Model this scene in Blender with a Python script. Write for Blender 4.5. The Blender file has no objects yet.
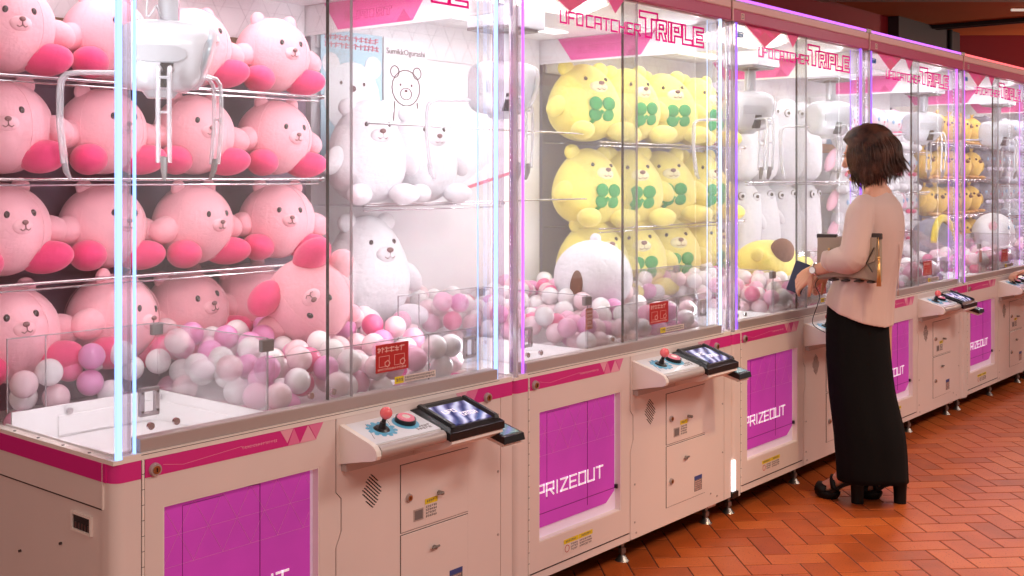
import bpy, math, random
from mathutils import Vector, Matrix, noise
random.seed(7)
C = bpy.context.scene.collection
PI = math.pi
V = Vector

# ------------------------------------------------------------------ materials
def lin(c):
    c = c / 255.0
    return c / 12.92 if c <= 0.04045 else ((c + 0.055) / 1.055) ** 2.4
def rgb(r, g, b): return (lin(r), lin(g), lin(b), 1.0)
M = {}
def mat(name, col, rough=0.5, metal=0.0, spec=0.5, bump=0.0, bscale=60, emit=None, estr=0, sss=0.0, coat=0.0,
        vary=0.0, vscale=6, trans=0.0, sheen=0.0, col2=None):
    m = bpy.data.materials.new(name); m.use_nodes = True
    nt = m.node_tree; b = nt.nodes['Principled BSDF']
    b.inputs['Base Color'].default_value = rgb(*col)
    b.inputs['Roughness'].default_value = rough
    b.inputs['Metallic'].default_value = metal
    b.inputs['Specular IOR Level'].default_value = spec
    b.inputs['Coat Weight'].default_value = coat
    b.inputs['Sheen Weight'].default_value = sheen
    if sss:
        b.inputs['Subsurface Weight'].default_value = sss
        b.inputs['Subsurface Scale'].default_value = 0.02
    if emit:
        b.inputs['Emission Color'].default_value = rgb(*emit)
        b.inputs['Emission Strength'].default_value = estr
    tc = nt.nodes.new('ShaderNodeTexCoord')
    if vary:
        n = nt.nodes.new('ShaderNodeTexNoise'); n.inputs['Scale'].default_value = vscale; n.inputs['Detail'].default_value = 4
        nt.links.new(tc.outputs['Object'], n.inputs['Vector'])
        r = nt.nodes.new('ShaderNodeValToRGB')
        c2 = col2 or tuple(max(0, min(255, x * (1 - vary))) for x in col)
        r.color_ramp.elements[0].color = rgb(*c2); r.color_ramp.elements[0].position = 0.3
        r.color_ramp.elements[1].color = rgb(*col); r.color_ramp.elements[1].position = 0.62
        nt.links.new(n.outputs['Fac'], r.inputs['Fac']); nt.links.new(r.outputs['Color'], b.inputs['Base Color'])
    if bump:
        n = nt.nodes.new('ShaderNodeTexNoise'); n.inputs['Scale'].default_value = bscale; n.inputs['Detail'].default_value = 3
        bp = nt.nodes.new('ShaderNodeBump'); bp.inputs['Strength'].default_value = bump; bp.inputs['Distance'].default_value = 0.01
        nt.links.new(tc.outputs['Object'], n.inputs['Vector'])
        nt.links.new(n.outputs['Fac'], bp.inputs['Height']); nt.links.new(bp.outputs['Normal'], b.inputs['Normal'])
    M[name] = m
    return m
def glass(name, tint, base=0.03, edge=0.35, haze=0.0, rough=0.02):
    m = bpy.data.materials.new(name); m.use_nodes = True
    nt = m.node_tree; nt.nodes.clear()
    out = nt.nodes.new('ShaderNodeOutputMaterial')
    tr = nt.nodes.new('ShaderNodeBsdfTransparent'); tr.inputs['Color'].default_value = tint
    gl = nt.nodes.new('ShaderNodeBsdfGlossy'); gl.inputs['Roughness'].default_value = rough
    fr = nt.nodes.new('ShaderNodeLayerWeight'); fr.inputs['Blend'].default_value = 0.25
    mr = nt.nodes.new('ShaderNodeMapRange'); mr.inputs['To Min'].default_value = base; mr.inputs['To Max'].default_value = edge
    mx = nt.nodes.new('ShaderNodeMixShader')
    nt.links.new(fr.outputs['Fresnel'], mr.inputs['Value']); nt.links.new(mr.outputs['Result'], mx.inputs['Fac'])
    nt.links.new(tr.outputs[0], mx.inputs[1]); nt.links.new(gl.outputs[0], mx.inputs[2])
    last = mx
    if haze:
        df = nt.nodes.new('ShaderNodeBsdfDiffuse'); df.inputs['Color'].default_value = (0.9, 0.88, 0.92, 1)
        m2 = nt.nodes.new('ShaderNodeMixShader'); m2.inputs['Fac'].default_value = haze
        nt.links.new(mx.outputs[0], m2.inputs[1]); nt.links.new(df.outputs[0], m2.inputs[2]); last = m2
    nt.links.new(last.outputs[0], out.inputs['Surface'])
    M[name] = m
    return m
def film(name, col, alpha):
    """printed film: diffuse + translucent ink, partly see-through"""
    m = bpy.data.materials.new(name); m.use_nodes = True
    nt = m.node_tree; nt.nodes.clear()
    out = nt.nodes.new('ShaderNodeOutputMaterial')
    df = nt.nodes.new('ShaderNodeBsdfDiffuse'); df.inputs['Color'].default_value = rgb(*col)
    tl = nt.nodes.new('ShaderNodeBsdfTranslucent'); tl.inputs['Color'].default_value = rgb(*col)
    a = nt.nodes.new('ShaderNodeMixShader'); a.inputs['Fac'].default_value = 0.6
    tr = nt.nodes.new('ShaderNodeBsdfTransparent'); tr.inputs['Color'].default_value = rgb(*[min(255, c * .5 + 127) for c in col])
    mx = nt.nodes.new('ShaderNodeMixShader'); mx.inputs['Fac'].default_value = alpha
    nt.links.new(df.outputs[0], a.inputs[1]); nt.links.new(tl.outputs[0], a.inputs[2])
    nt.links.new(tr.outputs[0], mx.inputs[1]); nt.links.new(a.outputs[0], mx.inputs[2])
    nt.links.new(mx.outputs[0], out.inputs['Surface'])
    M[name] = m
    return m

mat('cabinet', (234, 216, 210), 0.38, vary=0.03, vscale=2)
mat('cabinet_light', (240, 228, 220), 0.35)
mat('seam', (70, 52, 48), 0.6)
mat('band', (214, 44, 134), 0.35)
mat('band_pale', (232, 120, 165), 0.35)
mat('band_paler', (238, 165, 185), 0.35)
mat('top_band', (178, 40, 98), 0.35)
mat('top_strip', (226, 176, 172), 0.4)
mat('aluminium', (186, 172, 168), 0.4, 0.35)
mat('chrome', (215, 212, 215), 0.18, 1.0)
mat('brass', (190, 140, 95), 0.3, 1.0)
mat('steel', (150, 145, 140), 0.35, 0.9)
mat('white', (240, 238, 238), 0.4)
mat('inner_white', (238, 234, 236), 0.5)
mat('header_white', (240, 238, 240), 0.35)
mat('lattice', (205, 200, 205), 0.5)
mat('header_pink', (232, 90, 165), 0.4)
mat('header_pink_dark', (205, 60, 135), 0.4)
mat('door_purple', (188, 62, 172), 0.35, emit=(200, 66, 182), estr=0.30, vary=0.12, vscale=3)  # slight emission added to lift the panel's brightness
mat('door_line', (225, 130, 205), 0.5)
mat('door_text', (255, 250, 255), 0.5, emit=(255, 235, 255), estr=0.3)
mat('door_dark', (110, 25, 95), 0.5)
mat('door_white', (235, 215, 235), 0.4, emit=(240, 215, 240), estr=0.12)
mat('black', (22, 21, 23), 0.3)
mat('rubber', (30, 28, 28), 0.7)
mat('dark', (45, 40, 40), 0.6)
mat('red_ball', (240, 105, 110), 0.25, coat=0.5)
mat('blue_print', (95, 180, 215), 0.4)
mat('panel_print', (232, 232, 238), 0.3, coat=0.3)
mat('button_pink', (235, 130, 150), 0.2, coat=0.6, emit=(235, 120, 150), estr=0.15)
mat('sticker_red', (188, 40, 38), 0.45)
mat('sticker_ink', (236, 190, 180), 0.5)
mat('sticker_white', (232, 214, 206), 0.5)
mat('sticker_yellow', (232, 205, 40), 0.5)
mat('sticker_blue', (60, 75, 140), 0.5)
mat('ink_grey', (110, 95, 95), 0.6)
mat('ink_red', (200, 60, 50), 0.6)
mat('smoke_block', (120, 112, 112), 0.4)
mat('label_brown', (170, 80, 55), 0.5)
mat('claw_white', (206, 206, 212), 0.25, coat=0.5)
mat('claw_grey', (182, 182, 188), 0.3)
mat('lens_teal', (130, 190, 205), 0.15, 0.3, coat=0.8)
mat('fur_pink', (252, 182, 194), 0.85, bump=0.25, bscale=90, vary=0.06, vscale=9, sheen=0.3)
mat('fur_pink_light', (252, 190, 200), 0.85, bump=0.2, bscale=90)
mat('felt_hot', (236, 66, 122), 0.85, bump=0.25, bscale=90, sheen=0.3, vary=0.08, vscale=12)
mat('fur_yellow', (252, 236, 128), 0.9, bump=0.5, bscale=55, vary=0.07, vscale=14, sheen=0.3)
mat('fur_cream', (250, 243, 196), 0.9, bump=0.4, bscale=60)
mat('felt_green', (58, 160, 82), 0.9, bump=0.2, bscale=80)
mat('fur_white', (238, 235, 240), 0.9, bump=0.5, bscale=50, vary=0.03, vscale=8, sheen=0.3)
mat('fur_lilac', (226, 214, 236), 0.9, bump=0.4, bscale=60)
mat('fur_softpink', (246, 190, 208), 0.9, bump=0.3, bscale=60)
mat('fur_orange', (246, 200, 96), 0.9, bump=0.4, bscale=60, vary=0.12, vscale=14)
mat('fur_grey', (150, 146, 160), 0.9, bump=0.4, bscale=60, vary=0.2, vscale=14)
mat('fur_silver', (216, 216, 226), 0.9, bump=0.4, bscale=60, vary=0.15, vscale=10)
mat('brown_felt', (118, 74, 52), 0.9, bump=0.5, bscale=60)
mat('eye', (50, 36, 36), 0.25, coat=0.5)
mat('nose', (140, 100, 100), 0.5)
mat('eye_blue', (140, 180, 215), 0.4)
BALLS = [('ball_white', (246, 242, 242)), ('ball_pearl', (248, 214, 220)), ('ball_pink', (244, 178, 206)),
         ('ball_hot', (240, 108, 156)), ('ball_lilac', (234, 150, 202))]
for n_, c_ in BALLS: mat(n_, c_, 0.28, coat=0.4, sss=0.0)
mat('wall_maroon', (134, 112, 130), 0.7, vary=0.25, vscale=5)
mat('wall_ornate', (160, 128, 96), 0.6, vary=0.3, vscale=30)
mat('back_grey', (176, 172, 180), 0.6)
mat('back_blue', (150, 185, 215), 0.6)
mat('back_dark', (90, 80, 110), 0.6)
mat('poster_blue', (186, 222, 236), 0.5)
mat('poster_white', (244, 242, 246), 0.5)
mat('poster_ink', (95, 62, 62), 0.5)
mat('poster_red', (226, 120, 142), 0.5)
mat('poster_orange', (226, 140, 70), 0.5)
mat('led_blue', (150, 190, 255), 0.5, emit=(155, 195, 255), estr=1.5)
mat('led_ice', (200, 225, 255), 0.5, emit=(185, 215, 255), estr=1.15)
mat('led_violet', (175, 110, 255), 0.5, emit=(140, 95, 255), estr=1.1)
mat('led_purple', (215, 120, 255), 0.5, emit=(190, 105, 255), estr=1.15)
mat('led_red', (255, 110, 110), 0.5, emit=(255, 100, 110), estr=1.3)
mat('led_dot', (235, 230, 255), 0.5, emit=(225, 225, 255), estr=1.0)
mat('lamp', (255, 250, 240), 0.5, emit=(255, 240, 225), estr=0.45)
mat('white_glow', (255, 255, 255), 0.5, emit=(255, 250, 255), estr=1.2)
mat('ceiling_orange', (200, 104, 44), 0.7, vary=0.1, vscale=1.2)
mat('ceiling_beige', (190, 175, 160), 0.7)
mat('wall_red', (150, 12, 28), 0.6)
mat('dark_box', (50, 32, 38), 0.6)
mat('blouse', (206, 176, 168), 0.75, bump=0.35, bscale=9, sheen=0.2)
mat('skirt', (13, 11, 12), 0.9, spec=0.15, bump=0.1, bscale=20)
mat('skin', (214, 156, 130), 0.5, sss=0.05)
mat('hair', (84, 50, 36), 0.55, spec=0.3, bump=0.3, bscale=60, vary=0.4, vscale=25, col2=(34, 20, 15))
mat('bag', (160, 140, 122), 0.5, bump=0.15, bscale=90)
mat('bag_dark', (58, 46, 42), 0.5)
mat('gold', (222, 170, 105), 0.35, 0.7)
mat('shoe', (9, 8, 9), 0.5, spec=0.25)
mat('navy', (28, 32, 62), 0.4)
mat('shirt_blue', (90, 100, 130), 0.8)
glass('pane', (0.965, 0.975, 0.97, 1), 0.02, 0.22, haze=0.06)
glass('pane_clear', (0.985, 0.985, 0.985, 1), 0.015, 0.18, haze=0.02)
glass('acrylic', (0.97, 0.96, 0.97, 1), 0.03, 0.4, haze=0.03)
glass('acrylic_edge', (0.80, 0.76, 0.78, 1), 0.12, 0.5, haze=0.25)
glass('claw_clear', (0.90, 0.90, 0.92, 1), 0.10, 0.6, haze=0.28, rough=0.08)
glass('glass_edge', (0.10, 0.14, 0.13, 1), 0.1, 0.3, haze=0.0)
glass('post_clear', (0.90, 0.87, 0.93, 1), 0.10, 0.5, haze=0.14)
film('print_magenta', (246, 56, 176), 0.93)
film('print_pink', (250, 150, 195), 0.75)
film('print_pale', (252, 200, 220), 0.6)
film('print_blue', (40, 130, 205), 0.95)

# screen: cool gradient picture, backlit
def screen_mat():
    m = bpy.data.materials.new('screen'); m.use_nodes = True
    nt = m.node_tree; b = nt.nodes['Principled BSDF']
    tc = nt.nodes.new('ShaderNodeTexCoord'); mp = nt.nodes.new('ShaderNodeMapping')
    mp.inputs['Rotation'].default_value = (0, 0, 0.7); mp.inputs['Scale'].default_value = (9, 9, 9)
    w = nt.nodes.new('ShaderNodeTexWave'); w.inputs['Distortion'].default_value = 5; w.inputs['Scale'].default_value = 0.9
    r = nt.nodes.new('ShaderNodeValToRGB')
    r.color_ramp.elements[0].color = rgb(40, 46, 100); r.color_ramp.elements[1].color = rgb(190, 195, 225)
    e = r.color_ramp.elements.new(0.5); e.color = rgb(110, 112, 160)
    nt.links.new(tc.outputs['Object'], mp.inputs['Vector']); nt.links.new(mp.outputs[0], w.inputs['Vector'])
    nt.links.new(w.outputs['Fac'], r.inputs['Fac']); nt.links.new(r.outputs[0], b.inputs['Base Color'])
    nt.links.new(r.outputs[0], b.inputs['Emission Color']); b.inputs['Emission Strength'].default_value = 0.6
    b.inputs['Roughness'].default_value = 0.1
    M['screen'] = m
screen_mat()

# ------------------------------------------------------------------ mesh helpers
class MB:
    def __init__(s): s.v = []; s.f = []; s.m = []; s.cur = 0
    def add(s, vs, fs):
        o = len(s.v); s.v += [tuple(v) for v in vs]; s.f += [tuple(o + i for i in f) for f in fs]; s.m += [s.cur] * len(fs)
        return s
    def box(s, x0, x1, y0, y1, z0, z1, bev=0.0):
        if bev:
            b = min(bev, (x1-x0)*.45, (y1-y0)*.45, (z1-z0)*.45)
            vs = []
            for sx, X in ((1, x0), (-1, x1)):
                for sy, Y in ((1, y0), (-1, y1)):
                    for sz, Z in ((1, z0), (-1, z1)):
                        vs += [(X, Y+sy*b, Z+sz*b), (X+sx*b, Y, Z+sz*b), (X+sx*b, Y+sy*b, Z)]
            def i(a, c, d, k): return ((a*2+c)*2+d)*3+k
            fs = []
            for a in (0, 1):
                f = [i(a,0,0,0), i(a,0,1,0), i(a,1,1,0), i(a,1,0,0)]; fs.append(f if a == 0 else f[::-1])
                f = [i(0,a,0,1), i(1,a,0,1), i(1,a,1,1), i(0,a,1,1)]; fs.append(f if a == 0 else f[::-1])
                f = [i(0,0,a,2), i(0,1,a,2), i(1,1,a,2), i(1,0,a,2)]; fs.append(f if a == 0 else f[::-1])
            for a in (0, 1):
                for c in (0, 1):
                    fs.append([i(a,c,0,0), i(a,c,1,0), i(a,c,1,1), i(a,c,0,1)])
                    fs.append([i(a,0,c,0), i(a,1,c,0), i(a,1,c,2), i(a,0,c,2)])
                    fs.append([i(0,a,c,1), i(1,a,c,1), i(1,a,c,2), i(0,a,c,2)])
                    for d in (0, 1): fs.append([i(a,c,d,0), i(a,c,d,1), i(a,c,d,2)])
            return s.add(vs, fs)
        vs = [(x, y, z) for x in (x0, x1) for y in (y0, y1) for z in (z0, z1)]
        return s.add(vs, [(0,1,3,2), (4,6,7,5), (0,4,5,1), (2,3,7,6), (0,2,6,4), (1,5,7,3)])
    def ring_loft(s, rings, cap=True, closed=False):
        n = len(rings[0]); vs = [p for r in rings for p in r]; fs = []
        R = len(rings)
        for k in range(R if closed else R-1):
            for j in range(n):
                a = k*n+j; b = k*n+(j+1) % n; k2 = (k+1) % R
                fs.append((a, b, k2*n+(j+1) % n, k2*n+j))
        if cap and not closed: fs += [tuple(range(n))[::-1], tuple((R-1)*n+j for j in range(n))]
        return s.add(vs, fs)
    def tube(s, pts, r, n=10, flat=1.0, cap=True):
        pts = [V(p) for p in pts]; rs = r if isinstance(r, (list, tuple)) else [r]*len(pts)
        rings = []; up = None
        for i, p in enumerate(pts):
            d = (pts[min(i+1, len(pts)-1)] - pts[max(i-1, 0)]).normalized()
            if up is None:
                up = V((0, 0, 1)) if abs(d.z) < 0.9 else V((1, 0, 0))
            a = d.cross(up).normalized(); b = a.cross(d).normalized(); up = b
            rings.append([p + a*math.cos(t)*rs[i] + b*math.sin(t)*rs[i]*flat for t in [2*PI*j/n for j in range(n)]])
        return s.ring_loft(rings, cap)
    def cyl(s, p0, p1, r, r1=None, n=20): return s.tube([p0, p1], [r, r if r1 is None else r1], n)
    def sph(s, c, r, rot=None, n=20, m=12, f=None):
        r = (r, r, r) if not isinstance(r, (tuple, list)) else r
        c = V(c); vs = []; fs = []
        for i in range(m+1):
            th = PI*i/m
            for j in range(n):
                ph = 2*PI*j/n
                p = V((math.sin(th)*math.cos(ph), math.sin(th)*math.sin(ph), math.cos(th)))
                q = V((p.x*r[0], p.y*r[1], p.z*r[2]))
                if f: q = f(p, q)
                if rot is not None: q = rot @ q
                vs.append(c+q)
        for i in range(m):
            for j in range(n):
                a, b = i*n+j, i*n+(j+1) % n
                if i == 0: fs.append((a, a+n, b+n))
                elif i == m-1: fs.append((a, a+n, b))
                else: fs.append((a, a+n, b+n, b))
        return s.add(vs, fs)
    def prism(s, poly, y0, y1, T=None):
        """poly in (x,z), extruded along y; T maps a point"""
        n = len(poly); T = T or (lambda p: p)
        vs = [T(V((x, y0, z))) for x, z in poly] + [T(V((x, y1, z))) for x, z in poly]
        fs = [tuple(range(n)), tuple(range(n, 2*n))[::-1]] + [(i, i+n, (i+1) % n + n, (i+1) % n) for i in range(n)]
        return s.add(vs, fs)
    def stroke(s, pts, w, y0, y1, T=None, closed=False):
        """flat line of width w in the x,z plane, square ends"""
        k = len(pts)
        for i in range(k if closed else k-1):
            a = V(pts[i]).to_3d(); b = V(pts[(i+1) % k]).to_3d(); d = (b-a)
            if d.length < 1e-6: continue
            d.normalize(); nn = V((-d.y, d.x, 0))*w*.5; e = d*w*.5
            q = [a-e-nn, b+e-nn, b+e+nn, a-e+nn]
            s.prism([(p.x, p.y) for p in q], y0, y1, T)
        return s
    def build(s, name, mats, parent=None, smooth=False, sharp=None):
        me = bpy.data.meshes.new(name); me.from_pydata(s.v, [], s.f)
        mats = mats if isinstance(mats, (list, tuple)) else [mats]
        for m_ in mats: me.materials.append(M[m_] if isinstance(m_, str) else m_)
        me.polygons.foreach_set('material_index', s.m)
        if smooth: me.polygons.foreach_set('use_smooth', [True]*len(s.f))
        me.update()
        o = bpy.data.objects.new(name, me); C.objects.link(o)
        if smooth and sharp: me.set_sharp_from_angle(angle=math.radians(sharp))
        if parent: o.parent = parent
        return o
def empty(name, loc=(0, 0, 0), rz=0):
    o = bpy.data.objects.new(name, None); C.objects.link(o); o.location = loc; o.rotation_euler = (0, 0, rz)
    o.empty_display_size = 0.1
    return o
def tag(o, label, cat, group=None):
    o['label'] = label; o['category'] = cat
    if group: o['group'] = group
    return o
def kids(o): return CH.get(o.name, [])
CH = {}
def index_children(o):
    CH[o.name] = [c for c in bpy.data.objects if c.parent == o]
    for c in CH[o.name]: index_children(c)
def copy_tree(o, parent=None):
    c = o.copy(); C.objects.link(c); c.parent = parent
    for ch in kids(o): copy_tree(ch, c)
    return c

# glyphs
G = {'U': [[(0,1),(0,0),(1,0),(1,1)]], 'F': [[(0,0),(0,1),(1,1)], [(0,.5),(.8,.5)]], 'O': [[(0,0),(0,1),(1,1),(1,0),(0,0)]],
     'C': [[(1,1),(0,1),(0,0),(1,0)]], 'A': [[(0,0),(0,1),(1,1),(1,0)], [(0,.42),(1,.42)]], 'T': [[(0,1),(1,1)], [(.5,1),(.5,0)]],
     'H': [[(0,0),(0,1)], [(1,0),(1,1)], [(0,.5),(1,.5)]], 'E': [[(1,1),(0,1),(0,0),(1,0)], [(0,.5),(.85,.5)]],
     'R': [[(0,0),(0,1),(1,1),(1,.45),(0,.45)], [(.5,.45),(1,0)]], 'P': [[(0,0),(0,1),(1,1),(1,.42),(0,.42)]],
     'I': [[(.5,0),(.5,1)]], 'Z': [[(0,1),(1,1),(0,0),(1,0)]], 'L': [[(0,1),(0,0),(1,0)]],
     'S': [[(1,1),(0,1),(0,.5),(1,.5),(1,0),(0,0)]], 'G': [[(1,1),(0,1),(0,0),(1,0),(1,.5),(.5,.5)]]}
GO = {'T': [[(0,1),(1,1),(1,.74),(.66,.74),(.66,0),(.34,0),(.34,.74),(0,.74)]],
      'R': [[(0,0),(0,1),(1,1),(1,.38),(.82,.38),(1,0),(.7,0),(.5,.34),(.3,.34),(.3,0)], [(.3,.56),(.3,.78),(.7,.78),(.7,.56)]],
      'I': [[(.2,0),(.2,1),(.8,1),(.8,0)]],
      'P': [[(0,0),(0,1),(1,1),(1,.34),(.3,.34),(.3,0)], [(.3,.56),(.3,.78),(.7,.78),(.7,.56)]],
      'L': [[(0,0),(0,1),(.3,1),(.3,.26),(1,.26),(1,0)]],
      'E': [[(0,0),(0,1),(1,1),(1,.78),(.32,.78),(.32,.61),(.9,.61),(.9,.39),(.32,.39),(.32,.22),(1,.22),(1,0)]]}
def write(mb, text, x0, x1, z0, z1, w, y0, y1, T=None, gap=.28):
    ws = [.3 if c == 'I' else 1.0 for c in text]; cw = (x1-x0)/(sum(ws)+gap/(1-gap)*(len(text)-1)); x = x0
    for ch, w_ in zip(text, ws):
        for st in G[ch]: mb.stroke([(x+((a-.5)*1+.15 if ch == 'I' else a)*cw, z0+b*(z1-z0)) for a, b in st], w, y0, y1, T)
        x += cw*(w_+gap/(1-gap))
def outline(mb, ch, x0, x1, z0, z1, w, y0, y1, T=None):
    for st in GO[ch]: mb.stroke([(x0+a*(x1-x0), z0+b*(z1-z0)) for a, b in st], w, y0, y1, T, closed=True)
def marks(mb, x0, x1, z0, z1, rows, y0, y1, seed=1, T=None):
    """rows of tiny print too small to read"""
    r = random.Random(seed); h = (z1-z0)/rows
    for k in range(rows):
        x = x0; zc = z1-(k+.5)*h
        while x < x1-h*.3:
            w = h*r.uniform(.35, .8); e = min(x+w, x1)
            mb.stroke([(x, zc+h*r.uniform(.05, .3)), (e, zc+h*r.uniform(.05, .3))], h*.13, y0, y1, T)
            mb.stroke([(x+w*.4, zc+h*.32), (x+w*r.uniform(.1, .6), zc-h*.3)], h*.12, y0, y1, T)
            if r.random() < .7: mb.stroke([(x, zc-h*.2), (e, zc-h*r.uniform(.0, .3))], h*.11, y0, y1, T)
            x = e+h*.25

# ------------------------------------------------------------------ camera
FR = 2.36                       # y of the machines' front
W = 1.418                       # one machine's width
X0 = 1.396
cam = bpy.data.objects.new('camera', bpy.data.cameras.new('camera')); C.objects.link(cam)
cam.data.sensor_width = 36; cam.data.lens = 1141/1024*36; cam.data.shift_y = -110/1024
cam.data.clip_start = 0.05
cam.location = (0, 0, 1.43); cam.rotation_euler = (PI/2, 0, math.radians(40.02-90))
bpy.context.scene.camera = cam

# ------------------------------------------------------------------ room
def struct(o): o['kind'] = 'structure'; return o
fl = MB(); fl.cur = 0
fl.box(-3, 16, -5, 5.0, -0.1, -0.002)
me_t = []
tw = 0.1062
A0 = V((3.930, 2.055)); ea = V((1, -1)).normalized(); eu = V((1, 1)).normalized()
fl.cur = 1
cols = []
for i in range(-90, 110):
    for j in range(-70, 80):
        k = (i-j) % 4
        if k == 0: q = (i, j, i+2, j+1)
        elif k == 2: q = (i, j-1, i+1, j+1)
        else: continue
        c = A0 + ea*(q[0]+q[2])*.5*tw + eu*((q[1]+q[3])*.5-1)*tw
        if not (-1 < c.x < 14.0 and -1.2 < c.y < 3.1): continue
        g = 0.0022; b = .0025
        x0, y0, x1, y1 = q[0]*tw+g, (q[1]-1)*tw+g, q[2]*tw-g, (q[3]-1)*tw-g
        vs = []
        for (a, d, z) in ((x0,y0,-.0015),(x1,y0,-.0015),(x1,y1,-.0015),(x0,y1,-.0015),(x0+b,y0+b,0),(x1-b,y0+b,0),(x1-b,y1-b,0),(x0+b,y1-b,0)):
            p = A0 + ea*a + eu*d; vs.append((p.x, p.y, z))
        fl.add(vs, [(4,5,6,7),(0,1,5,4),(1,2,6,5),(2,3,7,6),(3,0,4,7)])
        cols += [random.random()]*5
def tile_mat():
    m = bpy.data.materials.new('terracotta_tile'); m.use_nodes = True
    nt = m.node_tree; b = nt.nodes['Principled BSDF']
    at = nt.nodes.new('ShaderNodeAttribute'); at.attribute_name = 'tile_tone'
    tc = nt.nodes.new('ShaderNodeTexCoord')
    n = nt.nodes.new('ShaderNodeTexNoise'); n.inputs['Scale'].default_value = 7; n.inputs['Detail'].default_value = 8
    n2 = nt.nodes.new('ShaderNodeTexNoise'); n2.inputs['Scale'].default_value = 140; n2.inputs['Detail'].default_value = 2
    ad = nt.nodes.new('ShaderNodeMath'); ad.operation = 'MULTIPLY_ADD'; ad.inputs[1].default_value = .45
    r = nt.nodes.new('ShaderNodeValToRGB')
    r.color_ramp.elements[0].position = .18; r.color_ramp.elements[0].color = rgb(148, 68, 27)
    r.color_ramp.elements[1].position = .85; r.color_ramp.elements[1].color = rgb(204, 108, 50)
    e = r.color_ramp.elements.new(.5); e.color = rgb(186, 88, 36)
    nt.links.new(at.outputs['Fac'], ad.inputs[0])
    m2 = nt.nodes.new('ShaderNodeMath'); m2.operation = 'MULTIPLY'; m2.inputs[1].default_value = .58
    nt.links.new(tc.outputs['Object'], n.inputs['Vector']); nt.links.new(n.outputs['Fac'], m2.inputs[0])
    nt.links.new(m2.outputs[0], ad.inputs[2]); nt.links.new(ad.outputs[0], r.inputs['Fac'])
    sp = nt.nodes.new('ShaderNodeMapRange'); sp.inputs['From Min'].default_value = .62; sp.inputs['From Max'].default_value = .72
    mx = nt.nodes.new('ShaderNodeMix'); mx.data_type = 'RGBA'; mx.inputs['B'].default_value = rgb(105, 40, 24)
    nt.links.new(tc.outputs['Object'], n2.inputs['Vector']); nt.links.new(n2.outputs['Fac'], sp.inputs['Value'])
    nt.links.new(sp.outputs['Result'], mx.inputs['Factor']); nt.links.new(r.outputs[0], mx.inputs['A'])
    nt.links.new(mx.outputs['Result'], b.inputs['Base Color'])
    bp = nt.nodes.new('ShaderNodeBump'); bp.inputs['Strength'].default_value = .3; bp.inputs['Distance'].default_value = .004
    nt.links.new(n.outputs['Fac'], bp.inputs['Height']); nt.links.new(bp.outputs[0], b.inputs['Normal'])
    b.inputs['Roughness'].default_value = .42
    M['tile'] = m
tile_mat(); mat('grout', (66, 34, 26), 0.8)
floor = struct(fl.build('floor', ['grout', 'tile']))
at = floor.data.attributes.new('tile_tone', 'FLOAT', 'FACE')
at.data.foreach_set('value', [0.0]*6+cols)

CZ = 2.84
bk = MB(); bk.box(-3, 11.45, 3.9, 4.0, 0, CZ); struct(bk.build('wall_back', 'wall_red'))
F = V((0.7658, 0.6431)); R = V((0.6431, -0.7658))
bk = MB()
c0 = V((11.40, 3.95))
pts = [c0, c0+R*7, c0+R*7+F*.1, c0+F*.1]
bk.add([(p.x, p.y, z) for z in (0, CZ) for p in pts], [(0,1,5,4),(1,2,6,5),(2,3,7,6),(3,0,4,7),(3,2,1,0),(4,5,6,7)])
struct(bk.build('wall_right', 'wall_red'))
def quad_prism(name, pts, z0, z1, m, kind=True):
    b = MB(); n = len(pts)
    b.add([(p[0], p[1], z0) for p in pts]+[(p[0], p[1], z1) for p in pts],
          [tuple(range(n))[::-1], tuple(range(n, 2*n))]+[(i, (i+1) % n, (i+1) % n+n, i+n) for i in range(n)])
    o = b.build(name, m)
    return struct(o) if kind else o
q = F*8.95
quad_prism('ceiling', [(-4, -6), (18, -6), (18, 5), (-4, 5)], CZ, CZ+.1, 'ceiling_orange')
quad_prism('ceiling', [tuple(q+R*(-9)), tuple(q-F*12-R*9), tuple(q-F*12+R*9), tuple(q+R*9)], CZ-.03, CZ-.002, 'ceiling_beige')
o = quad_prism('ceiling_duct', [(9.75, 3.80), (11.0, 3.80), (11.0, 3.895), (9.75, 3.895)], 2.2, CZ-.001, 'dark_box', False)
b = MB(); b.cyl((10.98, 3.78, 2.2), (10.98, 3.78, CZ-.002), .02); b.build('pipe', 'dark', o)
tag(o, 'dark brown boxed duct on the red wall above the machines', 'duct')
b = MB(); b.cyl((11.04, 3.86, 2.2), (11.04, 3.86, CZ-.002), .03)
b.box(11.1, 11.3, 3.80, 3.895, 2.2, CZ-.001)
tag(b.build('downpipe_box', 'dark_box'), 'small dark boxed pipe right of the long duct on the red wall', 'duct')
b = MB()
for dx in (0, .09): b.box(10.55+dx, 10.59+dx, .6, 3.8, CZ-.035, CZ-.0005)
tag(b.build('ceiling_track', 'dark'), 'dark double rail running across the orange ceiling', 'rail')
b = MB(); p = F*9.37+R*4.10
b.tube([(p.x, p.y, CZ-.03), ((p+R*1.2).x, (p+R*1.2).y, CZ-.03)], .011)
tag(b.build('tube_light', 'lamp'), 'pale thin tube light on the orange ceiling', 'light')
b = MB()
c = V((11.9, 2.2))
for k in range(4):
    a1 = c + R*(.5 if k in (1, 2) else -.5) + F*(.5 if k > 1 else -.5); a2 = c + R*(.5 if k in (0, 1) else -.5) + F*(.5 if k in (1, 2) else -.5)
    b.tube([(a1.x, a1.y, CZ-.012), (a2.x, a2.y, CZ-.012)], .012, 6)
o = b.build('ceiling_cassette', 'ceiling_beige'); tag(o, 'thin outlined square air unit set in the orange ceiling', 'air conditioner')

# ------------------------------------------------------------------ the claw machine
root = empty('claw_machine', (X0, FR, 0))
D = 1.06
def part(mb, name, mats, parent=None, smooth=False, sharp=None): return mb.build(name, mats, parent or root, smooth, sharp)
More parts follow.
